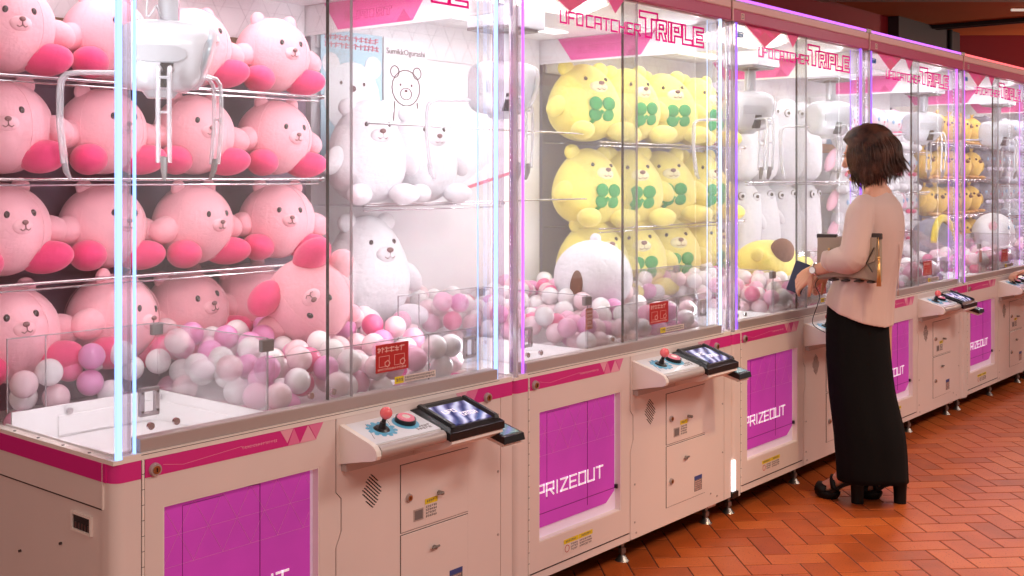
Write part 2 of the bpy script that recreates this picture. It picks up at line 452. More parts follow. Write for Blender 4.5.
# lower body
b = MB(); b.box(.012, W-.004, .03, D, .095, .716, .004); b.cur = 1; b.box(.02, W-.01, .05, D-.02, .085, .095)
b.cur = 2; b.box(.004, .0125, .03, D, .732, .775); b.cur = 0; b.box(.006, .0125, .047, D, .669, .731)
body = part(b, 'cabinet_body', ['cabinet', 'dark', 'band'])
# side details: seam, vent recess, bolts
b = MB(); b.box(.004, .0128, .042, .046, .668, .775); b.cur = 1; b.box(.009, .0128, .046, D, .664, .667)
for yy, zz in ((.24, .55), (.44, .49), (.2, .36), (.42, .3), (.62, .42), (.12, .33), (.11, .28), (.07, .42)): b.cyl((.006, yy, zz), (.013, yy, zz), .0035, n=8)
b.cyl((.0085, .065, .445), (.0125, .065, .445), .010, n=14)
part(b, 'side_trim', ['cabinet_light', 'seam'])
b = MB()
for (a, c, d, e) in ((.098, .104, .594, .640), (.182, .188, .594, .640), (.104, .182, .594, .600), (.104, .182, .634, .640)): b.box(.006, .0128, a, c, d, e)
b.cur = 1; b.box(.0105, .0124, .104, .182, .600, .634)
b.cur = 2
for k in range(5): b.box(.0085, .0106, .110+k*.014, .117+k*.014, .602, .616)
part(b, 'side_vent', ['cabinet_light', 'dark', 'steel'])
# corner post (rounded, below glass)
def rounded_post(z0, z1, r=.028, u1=.077, off=0.0):
    poly = [(u1, 0.0-off), (r+.008, 0.0-off)]
    for k in range(1, 7):
        a = PI/2*k/6; poly.append((.008-off+r-r*math.sin(a), -off+r-r*math.cos(a)))
    poly += [(.008-off, .05), (u1, .05)]
    return poly
def post(mb, z0, z1, off=0):
    pl = rounded_post(z0, z1, off=off); n = len(pl)
    mb.add([(x, y, z0) for x, y in pl]+[(x, y, z1) for x, y in pl],
           [tuple(range(n)), tuple(range(n, 2*n))[::-1]]+[(i, i+n, (i+1) % n+n, (i+1) % n) for i in range(n)])
b = MB(); post(b, .09, .732); b.cur = 1; post(b, .732, .775, .0008); b.cur = 2; b.box(.077, .0785, .001, .03, .09, .775)
part(b, 'corner_column', ['cabinet', 'band', 'seam'], smooth=True, sharp=30)
b = MB(); b.box(.079, .085, -.002, .02, .10, .775, .001); b.cur = 1
for k in range(18): b.box(.0788, .0852, -.0024, .0, .13+k*.036, .1312+k*.036)
part(b, 'door_hinge', ['cabinet_light', 'seam'])
# prize door
wx0, wx1, wz0, wz1 = .135, .613, .222, .657
door = MB()
for (a, c, d, e) in ((.087, wx0, .13, .775), (wx1, .668, .13, .775), (wx0, wx1, .13, wz0), (wx0, wx1, wz1, .775)):
    door.box(a, c, 0, .025, d, e)
door.cur = 1
for (a, c, d, e) in ((wx0, wx0+.004, wz0, wz1), (wx1-.004, wx1, wz0, wz1), (wx0, wx1, wz0, wz0+.004), (wx0, wx1, wz1-.004, wz1)):
    door.box(a, c, .001, .029, d, e)
door = part(door, 'prize_door', ['cabinet', 'cabinet_light'])
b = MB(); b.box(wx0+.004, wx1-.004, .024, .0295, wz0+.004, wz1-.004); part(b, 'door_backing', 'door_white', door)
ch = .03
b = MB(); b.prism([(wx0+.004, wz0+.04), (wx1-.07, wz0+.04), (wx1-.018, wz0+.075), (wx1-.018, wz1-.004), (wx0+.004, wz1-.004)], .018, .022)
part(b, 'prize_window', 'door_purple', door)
b = MB()
r_ = random.Random(3)
def lat_lines(mb, x0, x1, z0, z1, s, w, y0, y1, T=None, slope=math.tan(math.radians(60))):
    # three families of a triangular lattice clipped to a box
    h = s*math.sin(math.radians(60)); k = 0; z = z0
    while z <= z1: mb.stroke([(x0, z), (x1, z)], w, y0, y1, T); z += h
    for sg in (1, -1):
        x = x0-(z1-z0)/slope - s; x = x0 - math.ceil((x0-x)/s)*s
        while x < x1+(z1-z0)/slope+s:
            pts = []
            t0, t1 = 0.0, 1.0
            xa, xb = (x, x+(z1-z0)/slope) if sg > 0 else (x+(z1-z0)/slope, x)
            dx = xb-xa
            if dx > 0: t0 = max(t0, (x0-xa)/dx); t1 = min(t1, (x1-xa)/dx)
            else: t0 = max(t0, (x1-xa)/dx); t1 = min(t1, (x0-xa)/dx)
            if t1 > t0+.02: mb.stroke([(xa+dx*t0, z0+(z1-z0)*t0), (xa+dx*t1, z0+(z1-z0)*t1)], w, y0, y1, T)
            x += s
lat_lines(b, wx0+.01, wx1-.022, .50, wz1-.006, .085, .0009, .0172, .018)
b.cur = 1
b.stroke([(.33, .652), (.43, .645), (.43, .28)], .0018, .0170, .018)
b.stroke([(wx0+.006, wz0+.085), (wx1-.02, wz0+.085)], .0018, .0170, .018)
b.stroke([(.2, .35), (.2, .64), (.32, .64)], .0008, .0170, .018)
part(b, 'window_lines', ['door_line', 'door_dark'], door)
b = MB(); write(b, 'PRIZEOUT', .145, .520, .362, .402, .0062, .0155, .0172); part(b, 'prize_out_lettering', 'door_text', door)
b = MB(); b.cyl((wx1-.008, .012, .31), (wx1-.008, .022, .31), .008, n=12); part(b, 'door_bumper', 'black', door)
b = MB(); b.prism([(.087, .732), (.60, .732), (.615, .775), (.087, .775)], -.0012, .001)
b.cur = 1; b.prism([(.505, .732), (.545, .732), (.525, .775)], -.0018, -.0012); b.prism([(.60, .735), (.625, .775), (.575, .775)], -.0018, -.0012)
b.cur = 2; b.prism([(.545, .732), (.60, .732), (.572, .775)], -.0019, -.0012); b.prism([(.480, .775), (.523, .775), (.503, .74)], -.0018, -.0012)
b.cur = 2; marks(b, .36, .47, .748, .757, 1, -.0018, -.0012, 5)
b.stroke([(.135, .755), (.19, .745), (.36, .757)], .0008, -.0017, -.0012)
part(b, 'door_band', ['band', 'band_pale', 'band_paler'], door)
def lock(parent, u, z, r=.013):
    b = MB(); b.cyl((u, -.010, z), (u, .0, z), r*1.0, r*1.15, n=22); b.cur = 1; b.cyl((u, -.012, z), (u, -.009, z), r*.68, n=18)
    b.cur = 2; b.box(u-.001, u+.001, -.0135, -.0115, z-r*.35, z+r*.35)
    b.build('lock', ['aluminium', 'brass', 'black'], parent, True, 35)
lock(door, .112, .748, .014)
b = MB(); b.box(.27, .435, -.0008, .001, .15, .198); b.cur = 1; b.box(.27, .352, -.0012, 0, .183, .198); b.box(.354, .435, -.0012, 0, .183, .198)
b.cur = 2; marks(b, .31, .35, .153, .18, 3, -.0014, 0, 2); marks(b, .36, .43, .153, .18, 3, -.0014, 0, 4); marks(b, .28, .34, .186, .196, 1, -.0016, 0, 9); marks(b, .37, .42, .186, .196, 1, -.0016, 0, 8)
b.cur = 3
for k in range(10):
    a = 2*PI*k/10; a2 = 2*PI*(k+1)/10; b.stroke([(.288+.012*math.cos(a), .166+.012*math.sin(a)), (.288+.012*math.cos(a2), .166+.012*math.sin(a2))], .002, -.0015, 0)
part(b, 'warning_sticker', ['sticker_white', 'sticker_yellow', 'ink_grey', 'ink_red'], door)
b = MB(); b.box(.092, .66, -.001, .004, .126, .1285); part(b, 'door_bottom_gap', 'seam', door)
# control half face, with the jogged seam
fz0 = .10
seam = [(.671, .775), (.671, .575), (.690, .555), (.690, .465), (.671, .425), (.671, .10)]
b = MB(); b.prism([(x+.0015, z) for x, z in seam]+[(1.357, .10), (1.357, .775)], 0, .028)
b.prism([(.6685, .775), (.6685, .575), (.687, .555), (.687, .465), (.6685, .425), (.6685, .10), (.668, .10), (.668, .775)], .0, .028)
b.box(1.36, W-.004, 0, .03, .10, .775); b.box(.087, .668, 0, .028, .10, .125)
b.cur = 1; b.box(.664, 1.36, .022, .0295, .10, .775)
face = part(b, 'control_face', ['cabinet', 'seam'])
b = MB(); b.prism([(1.225, .732), (W-.004, .732), (W-.004, .775), (1.245, .775)], -.0012, .0); b.cur = 1
b.prism([(1.175, .732), (1.225, .732), (1.2, .775)], -.0014, 0); b.prism([(1.20, .775), (1.225, .735), (1.25, .775)], -.0016, 0); b.cur = 2
b.prism([(1.15, .775), (1.2, .775), (1.175, .732)], -.0012, 0)
part(b, 'control_band', ['band', 'band_pale', 'band_paler'], face)
lock(face, 1.292, .742, .014)
# speaker grille: diamond of slots
b = MB()
for i in range(-6, 7):
    for j in range(-9, 10):
        if (i+j) % 2: continue
        if abs(i)/6.2+abs(j)/9.6 > 1.02 or abs(i) > 5: continue
        cx, cz = .803+i*.0062, .552+j*.0055
        b.stroke([(cx-.0034, cz+.0022), (cx+.0034, cz-.0022)], .0032, -.0006, .0004)
part(b, 'speaker_grille', 'black', face)
def hatch(z0, z1):
    b = MB(); b.box(.913, 1.203, -.0006, .0, z0, z1); b.cur = 1; b.box(.9148, 1.2012, -.003, -.0006, z0+.0018, z1-.0018, .001)
    h = b.build('access_hatch', ['seam', 'cabinet'], face); return h
h1 = hatch(.405, .603); lock(h1, .945, .503, .011)
b = MB(); b.cyl((1.07, -.003, .493), (1.07, -.022, .493), .006, n=12); b.cyl((1.05, -.02, .494), (1.075, -.02, .493), .0035, n=8)
b.build('hatch_knob', 'steel', h1, True, 35)
b = MB(); b.box(.965, 1.005, -.0045, -.003, .428, .462); b.cur = 1; b.box(.969, 1.001, -.005, -.0045, .432, .458); b.build('coin_slot', ['aluminium', 'smoke_block'], h1)
b = MB(); b.box(1.012, 1.065, -.0038, -.003, .424, .484); b.cur = 1; b.box(1.012, 1.065, -.0042, -.003, .468, .484); b.cur = 2; marks(b, 1.016, 1.06, .428, .465, 4, -.0045, -.003, 6); marks(b, 1.02, 1.055, .471, .482, 1, -.0046, -.003, 7)
b.build('caution_label', ['sticker_white', 'sticker_yellow', 'ink_grey'], h1)
h2 = hatch(.164, .400); lock(h2, .945, .262, .011)
b = MB(); b.cyl((1.05, -.003, .335), (1.05, -.014, .335), .006, n=12); b.cyl((1.035, -.012, .335), (1.065, -.012, .337), .0035, n=8); b.build('hatch_knob', 'steel', h2, True, 35)
b = MB(); b.box(1.118, 1.175, -.0038, -.003, .185, .245); b.cur = 1; b.box(1.118, 1.175, -.0042, -.003, .230, .245); b.cur = 2; marks(b, 1.121, 1.172, .187, .228, 5, -.0045, -.003, 16)
b.build('rating_plate', ['smoke_block', 'sticker_blue', 'sticker_ink'], h2)
for uu, zz in ((.70, .70), (.70, .3), (.70, .16), (1.345, .68), (1.345, .5), (1.345, .3), (1.25, .15), (.71, .12), (1.3, .13)): b = MB(); b.cyl((uu, -.002, zz), (uu, 0, zz), .004, n=8); part(b, 'screw', 'aluminium', face)
# levelling feet
for (uu, vv) in ((.10, .07), (.72, .07), (1.33, .07), (.10, .98), (1.33, .98)):
    b = MB(); b.cyl((uu, vv, .018), (uu, vv, .1), .0085, n=10); b.cyl((uu, vv, .03), (uu, vv, .05), .016, n=6); b.cyl((uu, vv, .0), (uu, vv, .020), .027, .012, n=20)
    part(b, 'levelling_foot', 'steel', smooth=True, sharp=35)
for a in (.07, 1.30): b = MB(); b.box(a, a+.06, .04, .1, .07, .0955); part(b, 'foot_bracket', 'cabinet')
# control tray
tr = MB()
def side_prof(u0, u1, mbx, prof):
    n = len(prof)
    mbx.add([(u0, y, z) for y, z in prof]+[(u1, y, z) for y, z in prof], [tuple(range(n))[::-1], tuple(range(n, 2*n))]+[(i, (i+1) % n, (i+1) % n+n, i+n) for i in range(n)])
prof = [(0, .757), (-.120, .723), (-.136, .716), (-.146, .704), (-.148, .692), (-.143, .682), (-.128, .677), (-.09, .670), (0, .650)]
side_prof(.683, .700, tr, prof)
inner = [(0, .750), (-.125, .716), (-.136, .700), (-.132, .690), (-.12, .686), (0, .676)]
side_prof(.700, 1.186, tr, inner)
tr.cur = 1; side_prof(.701, .952, tr, [(-.0, .7545), (-.124, .7205), (-.124, .715), (0, .749)])
tr.cur = 2; tr.tube([(.701, -.131, .699), (.952, -.131, .699)], .018, n=16)
tray = part(tr, 'control_tray', ['cabinet_light', 'panel_print', 'aluminium'], face, True, 32)
b = MB(); b.box(.69, .95, -.02, .0, .630, .650); part(b, 'tray_bracket', 'aluminium', face)
def on_tray(u, v): return V((u, v, .7545+(v)*.2742))
nrm = V((0, -.2742, 1)).normalized(); tq = V((0, 0, 1)).rotation_difference(nrm).to_matrix()
def disc(mb, c, r0, r1, h, n=24):
    mb.ring_loft([[c+tq@V((math.cos(t)*r, math.sin(t)*r, z)) for t in [2*PI*j/n for j in range(n)]] for r, z in ((r0, 0), (r1, h))])
jc = on_tray(.782, -.062)
b = MB(); disc(b, jc, .036, .036, .0008); 
for k in range(12):
    a = 2*PI*k/12; disc(b, jc+tq@V((math.cos(a)*.040, math.sin(a)*.038, 0)), .007, .007, .0008, 10)
part(b, 'blue_splash', 'blue_print', tray)
js = MB(); disc(js, jc+nrm*.0008, .024, .019, .005); disc(js, jc+nrm*.005, .011, .008, .016); js.cyl(jc+nrm*.01, jc+nrm*.040+V((.004, 0, 0)), .0065, n=12)
js = part(js, 'joystick', 'black', tray, True, 40)
b = MB(); b.sph(jc+nrm*.047+V((.005, 0, 0)), .0175, n=24, m=14); b.build('ball_top', 'red_ball', js, True)
bc = on_tray(.882, -.052)
b = MB(); disc(b, bc+tq@V((-.004, -.006, 0)), .040, .040, .0007); part(b, 'blue_ring', 'blue_print', tray)
b = MB(); disc(b, bc, .031, .030, .013); bt = part(b, 'button_housing', 'black', tray, True, 40)
b = MB(); disc(b, bc+nrm*.013, .0265, .024, .004); b.cur = 1; disc(b, bc+nrm*.017, .012, .010, .0006); b.build('push_button', ['button_pink', 'sticker_white'], bt, True, 40)
b = MB()
for k in range(3): a = on_tray(.72+k*.08, -.10); c = on_tray(.76+k*.08, -.02); b.tube([a+nrm*.0004, c+nrm*.0004], .0006, 4)
marks(b, .88, .94, -.11, -.085, 2, 0, .0006, 3, T=lambda p: on_tray(p.x, p.z)+nrm*p.y)
part(b, 'tray_print', 'ink_grey', tray)
# touch screen housing
mon = MB()
def mq(u, v, h): return V((u, v, .750+v*.30+h))
def slab(mb, u0, u1, v0, v1, h0, h1, ins=0.0):
    lo = [mq(u0, v0, h0), mq(u1, v0, h0), mq(u1, v1, h0), mq(u0, v1, h0)]
    hi = [mq(u0+ins, v0+ins, h1), mq(u1-ins, v0+ins, h1), mq(u1-ins, v1-ins, h1), mq(u0+ins, v1-ins, h1)]
    mb.add(lo+hi, [(3,2,1,0),(4,5,6,7),(0,1,5,4),(1,2,6,5),(2,3,7,6),(3,0,4,7)])
slab(mon, .954, 1.190, -.160, .0, -.016, .006); slab(mon, .958, 1.186, -.157, -.002, .006, .014, .012)
slab(mon, .970, .990, -.150, -.01, .016, .024, .004); slab(mon, 1.158, 1.178, -.150, -.01, .014, .024, .005); slab(mon, .985, 1.165, -.022, -.004, .014, .019, .004)
mon = part(mon, 'touch_panel_housing', 'black', tray)
b = MB(); slab(b, .998, 1.152, -.140, -.030, .0142, .0172); sc = part(b, 'touch_screen', 'screen', mon)
b = MB()
def TS(p): return mq(p.x, p.z, .0173+p.y)
b.cur = 0; write(b, 'UFO', 1.02, 1.07, -.078, -.062, .003, 0, .0005, T=TS); write(b, 'CATCH', 1.07, 1.13, -.105, -.088, .003, 0, .0005, T=TS)
# thin pictogram strokes stand where the display shows its title
sc2 = part(b, 'screen_title', 'door_text', mon)
b = MB(); side_prof(.965, 1.185, b, [(0, .720), (-.155, .690), (-.157, .676), (-.12, .656), (-.05, .640), (0, .622)])
part(b, 'panel_support', 'cabinet_light', tray)
# card reader
cr = MB()
def cq(u, v, h): return V((u, v, .672+(v+.1)*.25+h))
def cslab(mb, u0, u1, v0, v1, h0, h1, ins=0):
    lo = [cq(u0, v0, h0), cq(u1, v0, h0), cq(u1, v1, h0), cq(u0, v1, h0)]; hi = [cq(u0+ins, v0+ins, h1), cq(u1-ins, v0+ins, h1), cq(u1-ins, v1-ins, h1), cq(u0+ins, v1-ins, h1)]
    mb.add(lo+hi, [(3,2,1,0),(4,5,6,7),(0,1,5,4),(1,2,6,5),(2,3,7,6),(3,0,4,7)])
cslab(cr, 1.172, 1.268, -.175, -.03, -.012, .008, .003)
cr = part(cr, 'card_reader', 'black', face)
b = MB(); cslab(b, 1.179, 1.261, -.165, -.036, -.026, -.012); b.box(1.185, 1.255, -.05, .0, .65, .672); part(b, 'reader_base', 'cabinet_light', cr)
b = MB(); cslab(b, 1.184, 1.256, -.160, -.048, .008, .0092); part(b, 'reader_window', 'lens_teal', cr)
# sills + interior floor + back wall
b = MB(); b.box(.03, W-.004, -.0, .05, .7755, .791); b.cur = 1; b.box(.078, 1.352, .006, .045, .791, .823, .002); b.cur = 2; b.box(.078, 1.352, -.0008, .007, .7862, .7875)
b.cur = 0; b.box(.006, .03, .0, D-.03, .775, .785)
b.cur = 3
for k in range(8): b.cyl((.016, .12+k*.12, .785), (.016, .12+k*.12, .787), .004, n=8)
part(b, 'glass_sill', ['cabinet_light', 'aluminium', 'seam', 'steel'])
b = MB(); b.box(.031, W-.004, .05, D, .717, .730); part(b, 'inner_floor', 'inner_white')
b = MB(); b.box(.02, W-.004, 1.02, D, .73, 2.085); back = part(b, 'back_panel', 'inner_white')
# canopy
b = MB(); b.box(.004, W-.004, -.004, D, 2.087, 2.138, .004); b.cur = 1; b.box(.004, W-.004, -.004, D, 2.138, 2.172, .004)
b.cur = 2; b.box(.004, .012, -.0055, D, 2.087, 2.172); b.cur = 3; b.box(.03, W-.02, .02, 1.02, 2.080, 2.087)
part(b, 'canopy', ['top_band', 'top_strip', 'top_strip', 'header_white'])
b = MB(); b.box(.075, .105, -.0052, -.004, 2.098, 2.126); b.cur = 1; b.stroke([(.082, 2.104), (.082, 2.12), (.098, 2.12), (.098, 2.104), (.082, 2.104)], .003, -.006, -.005); part(b, 'number_badge', ['top_strip', 'ink_grey'])
b = MB(); b.box(.03, W-.03, -.002, .012, 2.176, 2.190, .003); topled = part(b, 'top_light_bar', 'led_purple')
b = MB(); b.box(.0, .03, -.006, .02, 2.17, 2.193, .003); b.box(W-.03, W, -.006, .02, 2.17, 2.193, .003); b.box(.03, W-.03, .0, .02, 2.170, 2.177)
part(b, 'light_bar_end', 'aluminium')
b = MB(); b.box(.20, 1.22, .70, .78, 2.072, 2.079, .002); part(b, 'ceiling_lamp', 'white_glow')
# header panels inside
for side, x in ((1, W-.016),):
    b = MB(); b.box(x, x+.008, .06, 1.015, 1.972, 2.08)
    b.box(x-.004 if side else x, x+.012 if not side else x+.008, .06, 1.015, 1.966, 1.974)
    b.cur = 1
    for sgn in (0, 1):
        xx = x-.0008 if sgn == 0 else x+.008
        T = lambda p, xx=xx: V((xx+p.y, p.x, p.z))
        b.cur = 1; lat_lines(b, .09, 1.0, 1.978, 2.078, .115, .0010, 0, .0008, T)
        b.cur = 2; b.prism([(.44, 1.972), (.82, 1.972), (.90, 2.078), (.36, 2.078)], -.0006, .0010, T)
        b.cur = 3; b.prism([(.44, 1.972), (.52, 1.972), (.48, 2.02)], -.0010, .0012, T)
        b.cur = 4
        for i, c_ in enumerate('TRIPLE'): outline(b, c_, .54+i*.042, .575+i*.042, 2.005, 2.035, .0022, -.0014, .0016, T)
    part(b, 'side_header', ['header_white', 'lattice', 'header_pink', 'header_pink_dark', 'header_pink_dark'])
b = MB(); b.box(.04, W-.02, 1.008, 1.019, 1.93, 2.08); b.cur = 1; lat_lines(b, .05, W-.03, 1.935, 2.078, .115, .0010, 1.0072, 1.008)
part(b, 'back_header', ['header_white', 'lattice', 'header_pink'])
# glass
gz0, gz1 = .800, 2.087
def pane(name, u0, u1, v0, v1, z0, z1, edges=''):
    b = MB(); b.box(u0, u1, v0, v1, z0, z1); b.cur = 1
    e = .0035
    if 'l' in edges: b.box(u0-.001, u0+e, v0-.001, v1+.001, z0, z1)
    if 'r' in edges: b.box(u1-e, u1+.001, v0-.001, v1+.001, z0, z1)
    return part(b, name, ['pane', 'glass_edge'])
pane('front_glass', .072, .745, .018, .024, gz0, gz1)
b = MB(); b.box(.743, .747, .017, .025, gz0, gz1); part(b, 'glass_edge_strip', 'acrylic_edge')
pane('front_glass', .668, 1.345, .030, .036, gz0, gz1, 'l')
b = MB(); b.box(.018, .024, .02, 1.02, .785, gz1); part(b, 'side_glass', 'pane_clear')
# clear post + strips
b = MB(); b.box(.030, .062, .012, .040, .785, gz1, .006); part(b, 'clear_post', 'post_clear')
b = MB(); b.cyl((.046, .045, .79), (.046, .045, gz1), .0075, n=14); part(b, 'post_rod', 'chrome', smooth=True, sharp=40)
b = MB(); b.box(1.358, 1.395, .012, .040, .782, gz1, .006); part(b, 'clear_post', 'post_clear')
L = {}
for key, u0, u1, v0, v1 in (('a', .0165, .0285, .0, .012), ('b', .066, .0705, .010, .018), ('c', 1.346, 1.354, .008, .018), ('d', 1.300, 1.303, .045, .048)):
    b = MB(); b.box(u0, u1, v0, v1, .785, gz1); L[key] = part(b, 'light_strip', 'led_blue')
b = MB()
for k in range(60): b.box(1.372, 1.376, .040, .043, .80+k*.021, .806+k*.021)
part(b, 'dot_light_strip', 'led_dot')
# logo on the front glass
b = MB(); y0, y1 = .0160, .0178
write(b, 'UFO', .274, .402, 1.962, 2.002, .0060, y0, y1, gap=.26); write(b, 'CATCHER', .424, .762, 1.962, 2.002, .0060, y0, y1, gap=.26)
part(b, 'logo_lettering', 'print_magenta')
b = MB(); outline(b, 'T', .757, .880, 1.962, 2.056, .0075, y0, y1)
xs = (.872, .952, .982, 1.062, 1.142); ws = (.074, .026, .074, .074, .074)
for c_, x, w in zip('RIPLE', xs, (.072, .03, .072, .072, .080)):
    outline(b, c_, x, x+w, 1.958, 2.034, .0072, y0, y1)
part(b, 'logo_lettering', 'print_magenta')
b = MB(); y0, y1 = .0165, .0178
b.prism([(.15, 2.087), (.49, 2.087), (.33, 2.005)], y0, y1); b.prism([(.54, 2.087), (.66, 2.087), (.60, 2.028)], y0, y1)
b.cur = 1; b.prism([(.26, 2.041), (.33, 2.005), (.40, 2.041), (.33, 2.072)], y0-.0006, y0); b.prism([(.36, 2.087), (.49, 2.087), (.43, 2.055)], y0-.0006, y0)
part(b, 'printed_triangles', ['print_pink', 'print_pale'])
b = MB(); write(b, 'SEGA', .083, .135, 2.030, 2.050, .0042, y0, y1); part(b, 'maker_lettering', 'print_blue')
# stickers on glass
b = MB(); b.box(.845, .975, .0278, .0296, .872, .952); b.cur = 1; marks(b, .852, .968, .925, .947, 1, .027, .0278, 3); marks(b, .852, .968, .876, .884, 1, .027, .0278, 13)
for x in (.857, .918): b.stroke([(x, .888), (x+.04, .888), (x+.04, .918), (x, .918), (x, .888)], .0012, .0272, .0278)
for x in (.880, .941): b.stroke([(x, .9), (x+.012, .905), (x+.02, .896), (x+.01, .886), (x, .892), (x, .9)], .002, .027, .0278)
part(b, 'red_sticker', ['sticker_red', 'sticker_ink'])
b = MB(); b.box(.92, .955, .0278, .0296, .832, .852); b.cur = 1; b.box(.957, 1.09, .0278, .0296, .832, .852); b.cur = 2; marks(b, .96, 1.086, .834, .850, 2, .027, .0278, 23); marks(b, .925, .95, .836, .849, 1, .027, .0278, 24)
part(b, 'caution_strip', ['sticker_yellow', 'sticker_white', 'ink_grey'])
for u0 in (.10, 1.235):
    b = MB()
    z0 = .865
    for (a, c, d, e) in ((u0, u0+.013, z0, z0+.068), (u0+.040, u0+.053, z0, z0+.068), (u0, u0+.053, z0, z0+.010), (u0, u0+.053, z0+.058, z0+.068)): b.box(a, c, .040, .052, d, e, .002)
    b.cur = 1
    for a in (u0+.006, u0+.047):
        for d in (z0+.012, z0+.056): b.cyl((a, .038, d), (a, .041, d), .003, n=8)
    part(b, 'pull_handle', ['acrylic_edge', 'dark'])
for uu in (.13, .62, .70, .20): b = MB(); b.cyl((uu, .040, .84), (uu, .048, .84), .009, n=14); part(b, 'glass_bolt', 'chrome', smooth=True, sharp=40)
# prize chute
cx1, cv1 = .482, .56
b = MB(); b.box(.045, cx1, cv1-.006, cv1, .727, .817); b.box(cx1-.006, cx1, .055, cv1, .727, .817); b.box(.031, .036, .055, cv1, .727, .79)
b.box(.17, cx1-.03, cv1-.012, cv1-.006, .735, .79, .002); b.box(cx1-.012, cx1-.006, .10, .5, .735, .79, .002)
b.cur = 1; b.cyl((.20, cv1-.012, .80), (.20, cv1-.02, .80), .009, n=14); b.cyl((cx1-.01, cv1-.03, .80), (cx1-.02, cv1-.03, .80), .008, n=12)
part(b, 'chute_wall', ['inner_white', 'chrome'])
az = 1.010
b = MB(); b.box(.035, cx1, cv1, cv1+.004, .817, az); b.box(cx1, cx1+.004, .055, cv1+.004, .817, az)
b.cur = 1
b.box(.035, cx1+.004, cv1-.0005, cv1+.0045, az-.002, az+.0008); b.box(cx1-.0005, cx1+.0045, .055, cv1+.004, az-.002, az+.0008)
b.box(.035, .0375, cv1-.0005, cv1+.0045, .817, az); b.box(.14, .1425, cv1-.0005, cv1+.0045, .817, az); b.box(cx1-.0005, cx1+.0045, .055, .0575, .817, az)
part(b, 'chute_guard', ['acrylic', 'acrylic_edge'])
b = MB(); b.box(cx1-.02, cx1+.02, .05, .066, az-.035, az-.003, .002); b.box(cx1-.022, cx1+.014, cv1-.006, cv1+.01, az-.035, az-.003, .002)
b.cur = 1; b.box(cx1-.018, cx1+.018, .046, .050, az-.12, az-.045)
b.cur = 2; marks(b, cx1-.014, cx1+.014, az-.115, az-.05, 5, .0450, .046, 31)
clampo = part(b, 'guard_clamp', ['smoke_block', 'label_brown', 'sticker_ink'])
b = MB(); b.box(cx1+.004, 1.34, .066, .069, .76, .955); b.cur = 1; b.box(cx1+.004, 1.34, .0655, .0695, .953, .9555); b.box(1.1, 1.1025, .0655, .0695, .80, .955)
part(b, 'ball_guard', ['acrylic', 'acrylic_edge'])
# the crane
CU, CV = .41, .40
crane_parts = []
b = MB(); b.box(CU-.10, CU+.12, CV-.10, CV+.10, 1.985, 2.075, .004); b.cur = 1; b.box(CU-.12, CU+.10, CV-.08, CV+.08, 1.974, 1.985); b.cyl((CU, CV, 1.965), (CU, CV, 1.985), .04, n=20)
crane_parts.append(part(b, 'claw_carriage', ['claw_white', 'smoke_block']))
b = MB(); b.box(.05, W-.03, CV-.035, CV+.035, 2.066, 2.079, .002); part(b, 'carriage_rail', 'inner_white')
b = MB(); b.cyl((CU, CV, 1.85), (CU, CV, 1.975), .028, n=24); b.cur = 1; b.cyl((CU+.012, CV, 1.85), (CU+.012, CV, 1.974), .021, n=20)
crane_parts.append(part(b, 'claw_pole', ['claw_grey', 'chrome'], smooth=True, sharp=40))
b = MB(); b.tube([(CU-.07, CV-.03, 1.975)]+[(CU-.07-.03*math.sin(PI*k/8)+.01*k/8*3, CV-.03, 1.975-.085*math.sin(PI*k/8)-.05*k/8) for k in range(1, 8)]+[(CU-.03, CV-.02, 1.86)], .003, 6)
crane_parts.append(part(b, 'claw_cable', 'claw_white', smooth=True))
ang = math.radians(-25)
rot = Matrix.Rotation(ang, 3, 'Z')
hc = V((CU, CV, 1.765))
def headpt(x, y, z): return hc + rot @ V((x, y, z))
hm = MB(); rings = []
prof = [(-.128, .045), (-.126, .066), (-.118, .082), (-.100, .092), (-.06, .098), (0, .100), (.05, .098), (.075, .092), (.088, .082)]
for x, r in prof:
    ring = []
    for j in range(32):
        t = 2*PI*j/32; cy, sz = math.cos(t), math.sin(t)
        k = 1.0/((abs(cy)**3.2+abs(sz)**3.2)**(1/3.2))
        ring.append(headpt(x+(.018*sz if x > .06 else 0), cy*k*r*.86, sz*k*r))
    rings.append(ring)
hm.ring_loft(rings)
hm.cur = 1
hm.ring_loft([[headpt(x, -.0862+dy, 0)+V((0, 0, 0)) + rot@V((a, 0, c)) for a, c in ((-.11, -.022), (.01, -.022), (.032, -.012), (.038, 0), (.032, .012), (.01, .022), (-.11, .022))] for x, dy in ((0, .002), (0, -.0035))])
hm.cur = 2; hm.box(*[0]*6) if False else None
a1 = headpt(-.02, -.0875, -.055)
hm.add([a1+rot@V(p) for p in ((-.022, -.003, -.035), (.012, -.003, -.035), (.022, -.003, .03), (-.012, -.003, .03), (-.022, .02, -.035), (.012, .02, -.035), (.022, .02, .03), (-.012, .02, .03))], [(0,1,2,3),(7,6,5,4),(0,4,5,1),(1,5,6,2),(2,6,7,3),(3,7,4,0)])
head = part(hm, 'claw_head', ['claw_white', 'claw_grey', 'dark'], smooth=True, sharp=35); crane_parts.append(head)
b = MB(); rings = []
for x, r in ((.080, .093), (.098, .090), (.110, .078), (.114, .066)):
    rings.append([headpt(x+.018*math.sin(2*PI*j/28), math.cos(2*PI*j/28)*r*.86, math.sin(2*PI*j/28)*r*.98) for j in range(28)])
b.ring_loft(rings, cap=False); b.build('clear_lens', 'claw_clear', head, True)
b = MB(); b.ring_loft([[headpt(x+.018*math.sin(2*PI*j/28), math.cos(2*PI*j/28)*r*.84, math.sin(2*PI*j/28)*r*.94) for j in range(28)] for x, r in ((.084, .088), (.10, .070), (.102, .02))]); b.build('lens_core', 'lens_teal', head, True)
b = MB()
